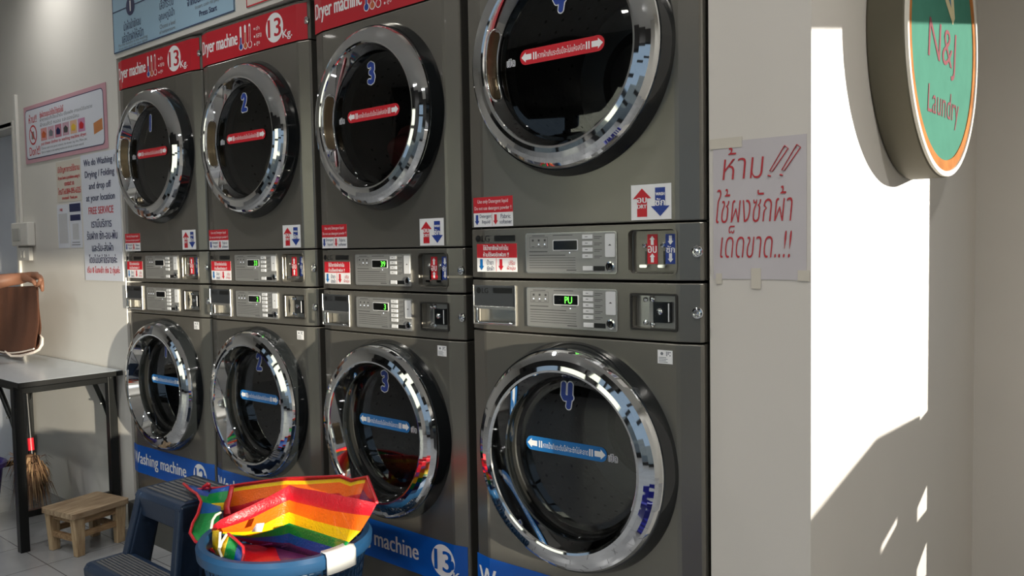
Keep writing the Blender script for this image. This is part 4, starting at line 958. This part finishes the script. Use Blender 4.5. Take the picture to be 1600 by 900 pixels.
# purple basin at the left edge
bs = empty('plastic_bucket', (-.70, -.46, 0), 0, 'purple plastic bucket on the floor under the table, cut by the left edge', 'bucket')
m_purple = mat('purple_plastic', srgb(66, 56, 138), .3)
b = MB(); b.loft([(.10, .0), (.135, .275), (.150, .280), (.152, .300), (.143, .305), (.132, .295), (.098, .008), (.001, .008)], m_purple, 48, 'z'); b.build('body', bs)
b = MB(); b.tube([(.15 * math.cos(a), .15 * math.sin(a) * .6 - .04 * math.sin(a), .28 - .10 * math.sin(a)) for a in [PI * i / 16 for i in range(17)]], .003, m_satin, 6); b.build('bail', bs)

# ================================================================== PERSON FOLDING CLOTHES
def skin(name, pts, edges, radii, m, parent=None, sub=2, root=0):
    me = bpy.data.meshes.new(name); me.from_pydata([tuple(p) for p in pts], edges, []); o = bpy.data.objects.new(name, me); C.objects.link(o)
    o.modifiers.new('skin', 'SKIN').use_smooth_shade = True
    for i, r in enumerate(radii):
        sv = me.skin_vertices[0].data[i]; sv.radius = (r, r) if not isinstance(r, tuple) else r; sv.use_root = (i == root)
    md = o.modifiers.new('sub', 'SUBSURF'); md.levels = sub; md.render_levels = sub
    dg = bpy.context.evaluated_depsgraph_get(); dg.update()
    me2 = bpy.data.meshes.new_from_object(o.evaluated_get(dg)); o.modifiers.clear(); o.data = me2
    me2.materials.clear(); me2.materials.append(m)
    for p in me2.polygons: p.use_smooth = True
    if parent is not None: o.parent = parent
    return o
m_skin = mat('skin', srgb(132, 90, 68), .5, noise=.05, scale=20)
pr = empty('person', (0, 0, 0), 0, 'person at the left edge reaching an arm over the folding table, holding brown clothing', 'person')
hip = Vector((-1.12, -.80, .90))
pts, ed, rad = [], [], []
def node(p, r, par=None):
    pts.append(Vector(p)); rad.append(r)
    if par is not None: ed.append((par, len(pts) - 1))
    return len(pts) - 1
h = node(hip, .125); bl = node((-1.12, -.78, 1.05), .115, h); ch = node((-1.11, -.74, 1.24), .130, bl); nb = node((-1.10, -.71, 1.40), .075, ch); nk = node((-1.09, -.69, 1.46), .050, nb)
hd = node((-1.085, -.665, 1.56), .078, nk); ht = node((-1.08, -.66, 1.66), .070, hd); nose = node((-1.07, -.575, 1.565), .014, hd)
for sx in (-1, 1):
    k = node((-1.12 + sx * .10, -.79, .84), .095, h); kn = node((-1.12 + sx * .12, -.77, .48), .060, k); an = node((-1.12 + sx * .12, -.80, .09), .038, kn); node((-1.12 + sx * .13, -.66, .035), .030, an)
ls = node((-1.28, -.70, 1.34), .058, nb); le = node((-1.34, -.52, 1.13), .042, ls); lw = node((-1.20, -.30, 1.10), .030, le); node((-1.13, -.24, 1.09), .026, lw)
rs = node((-.93, -.69, 1.34), .058, nb); elb = P(-62, 452, -.42); re = node(elb, .043, rs)
wr = P(35, 432.5, -.175); mid = elb.lerp(wr, .5); mf = node(mid, .042, re); rw = node(wr, .027, mf)
kn_ = P(52, 432, -.155); pa = node(kn_, .025, rw)
fw_ = Vector((.76, .6, 0))
fingers = [  # knuckle, middle joint, tip: photo position and depth
    [(57, 430, -.165), (65, 436, -.170), (66, 447, -.175), (66, 456, -.172)],
    [(56, 429, -.150), (64, 433, -.148), (64, 442, -.150), (60, 448, -.155)],
    [(58, 431, -.178), (64, 437, -.190), (60, 444, -.195), (55.5, 447, -.195)],
    [(58, 432, -.140), (65, 436, -.135), (66, 445, -.138), (63, 451, -.140)]]
for f_ in fingers:
    par = pa
    for q_, r_ in zip(f_, (.0125, .0105, .0095, .0075)): par = node(P(*q_), r_, par)
par = rw
for q_, r_ in zip([(46, 437, -.195), (53, 440, -.205), (56, 446, -.203)], (.014, .0115, .009)): par = node(P(*q_), r_, par)
skin('body', pts, ed, rad, m_skin, pr)
m_shirt = mat('shirt_grey', srgb(120, 124, 130), .9, noise=.05)
sp = [hip + Vector((0, 0, .05)), Vector((-1.12, -.78, 1.05)), Vector((-1.11, -.74, 1.24)), Vector((-1.10, -.71, 1.385)), Vector((-1.28, -.70, 1.34)), Vector((-1.315, -.60, 1.23)), Vector((-.93, -.69, 1.34)), Vector((-.93, -.69, 1.34)).lerp(elb, .42)]
skin('shirt', sp, [(0, 1), (1, 2), (2, 3), (3, 4), (4, 5), (3, 6), (6, 7)], [.145, .135, .148, .085, .074, .062, .074, .064], m_shirt, pr)
tp = [hip] + sum([[Vector((-1.12 + s_ * .10, -.79, .84)), Vector((-1.12 + s_ * .12, -.77, .48)), Vector((-1.12 + s_ * .12, -.80, .14))] for s_ in (-1, 1)], [])
skin('trousers', tp, [(0, 1), (1, 2), (2, 3), (0, 4), (4, 5), (5, 6)], [.142, .112, .076, .058, .112, .076, .058], mat('trousers_dark', srgb(44, 46, 54), .9), pr)
skin('hair', [Vector((-1.085, -.70, 1.56)), Vector((-1.08, -.69, 1.64)), Vector((-1.08, -.65, 1.69))], [(0, 1), (1, 2)], [.075, .088, .070], mat('hair_black', srgb(20, 18, 17), .5), pr)
b = MB()
for ex in (-.030, .030):
    b.loft([(.011, -.592, -1.075 + ex, 1.585), (.010, -.588, -1.075 + ex, 1.585), (.001, -.586, -1.075 + ex, 1.585)], m_white, 12); b.loft([(.005, -.5855, -1.075 + ex, 1.585), (.001, -.585, -1.075 + ex, 1.585)], m_black, 10)
b.build('eyes', pr)
b = MB(); b.tube([(-1.098, -.590, 1.525), (-1.075, -.584, 1.522), (-1.052, -.590, 1.525)], [.004, .006, .004], mat('lips', srgb(140, 78, 70), .5), 6); b.build('mouth', pr)

# the brown garment held up over the table
m_brown = mat('brown_cloth', srgb(92, 56, 38), .85, noise=.08, scale=9, bump=.2, bscale=90)
gm = empty('brown_garment', P(30, 500, -.15), 0, 'brown garment with white piping held up by a hand over the table', 'clothing')
go = Vector(gm.location)
def gp(u, v, y): return P(u, v, y) - go
def cloth(name, left, right, ydep, ripple, rows=16, colsn=26):
    R = []
    for i in range(rows + 1):
        t_ = i / rows; row = []
        for j in range(colsn + 1):
            s_ = j / colsn
            f = lambda L: (lambda k, fr: (L[k][0] * (1 - fr) + L[k + 1][0] * fr, L[k][1] * (1 - fr) + L[k + 1][1] * fr))(min(int(t_ * (len(L) - 1)), len(L) - 2), t_ * (len(L) - 1) - min(int(t_ * (len(L) - 1)), len(L) - 2))
            l, r = f(left), f(right); u = l[0] + (r[0] - l[0]) * s_; v = l[1] + (r[1] - l[1]) * s_ + (10 * math.sin(s_ * PI) * t_ if ripple > .5 else 6 * math.sin(s_ * PI) * t_)
            row.append(gp(u, v, ydep + .007 * math.sin(s_ * 9 + ripple + t_ * 4) + .0025 * math.sin(s_ * 41 + 4 * t_) * (1 - t_)))
        R.append(row)
    b = MB(); b.grid(R, m_brown); return b.build(name, gm, solid=.006, sub=1), R
o1, Rf = cloth('front_layer', [(-45, 452), (-44, 480), (-40, 515), (-30, 538)], [(58, 446), (60, 475), (61.5, 505), (55, 546)], -.155, 1.0)
o2, Rb = cloth('back_layer', [(-40, 450), (-38, 480), (-34, 515), (-20, 548)], [(60, 446), (61, 478), (65, 512), (60, 549)], -.105, .0)
mp_ = mat('piping_white', srgb(226, 214, 204), .7)
b = MB(); b.tube([p + Vector((0, -.006, .004)) for p in Rf[-1]], .0045, mp_, 6); b.build('piping', gm)
b = MB(); b.tube([gp(u, v, y) for u, v, y in ((63, 524, -.125), (66.5, 529, -.13), (66, 538, -.135), (61, 546, -.145), (54, 550, -.16), (44, 553, -.165), (32, 556, -.17), (18, 556.5, -.17), (13, 553, -.175), (8, 549, -.17))], [.004, .006, .007, .007, .007, .007, .007, .006, .005, .004], mp_, 8); b.build('piping', gm)
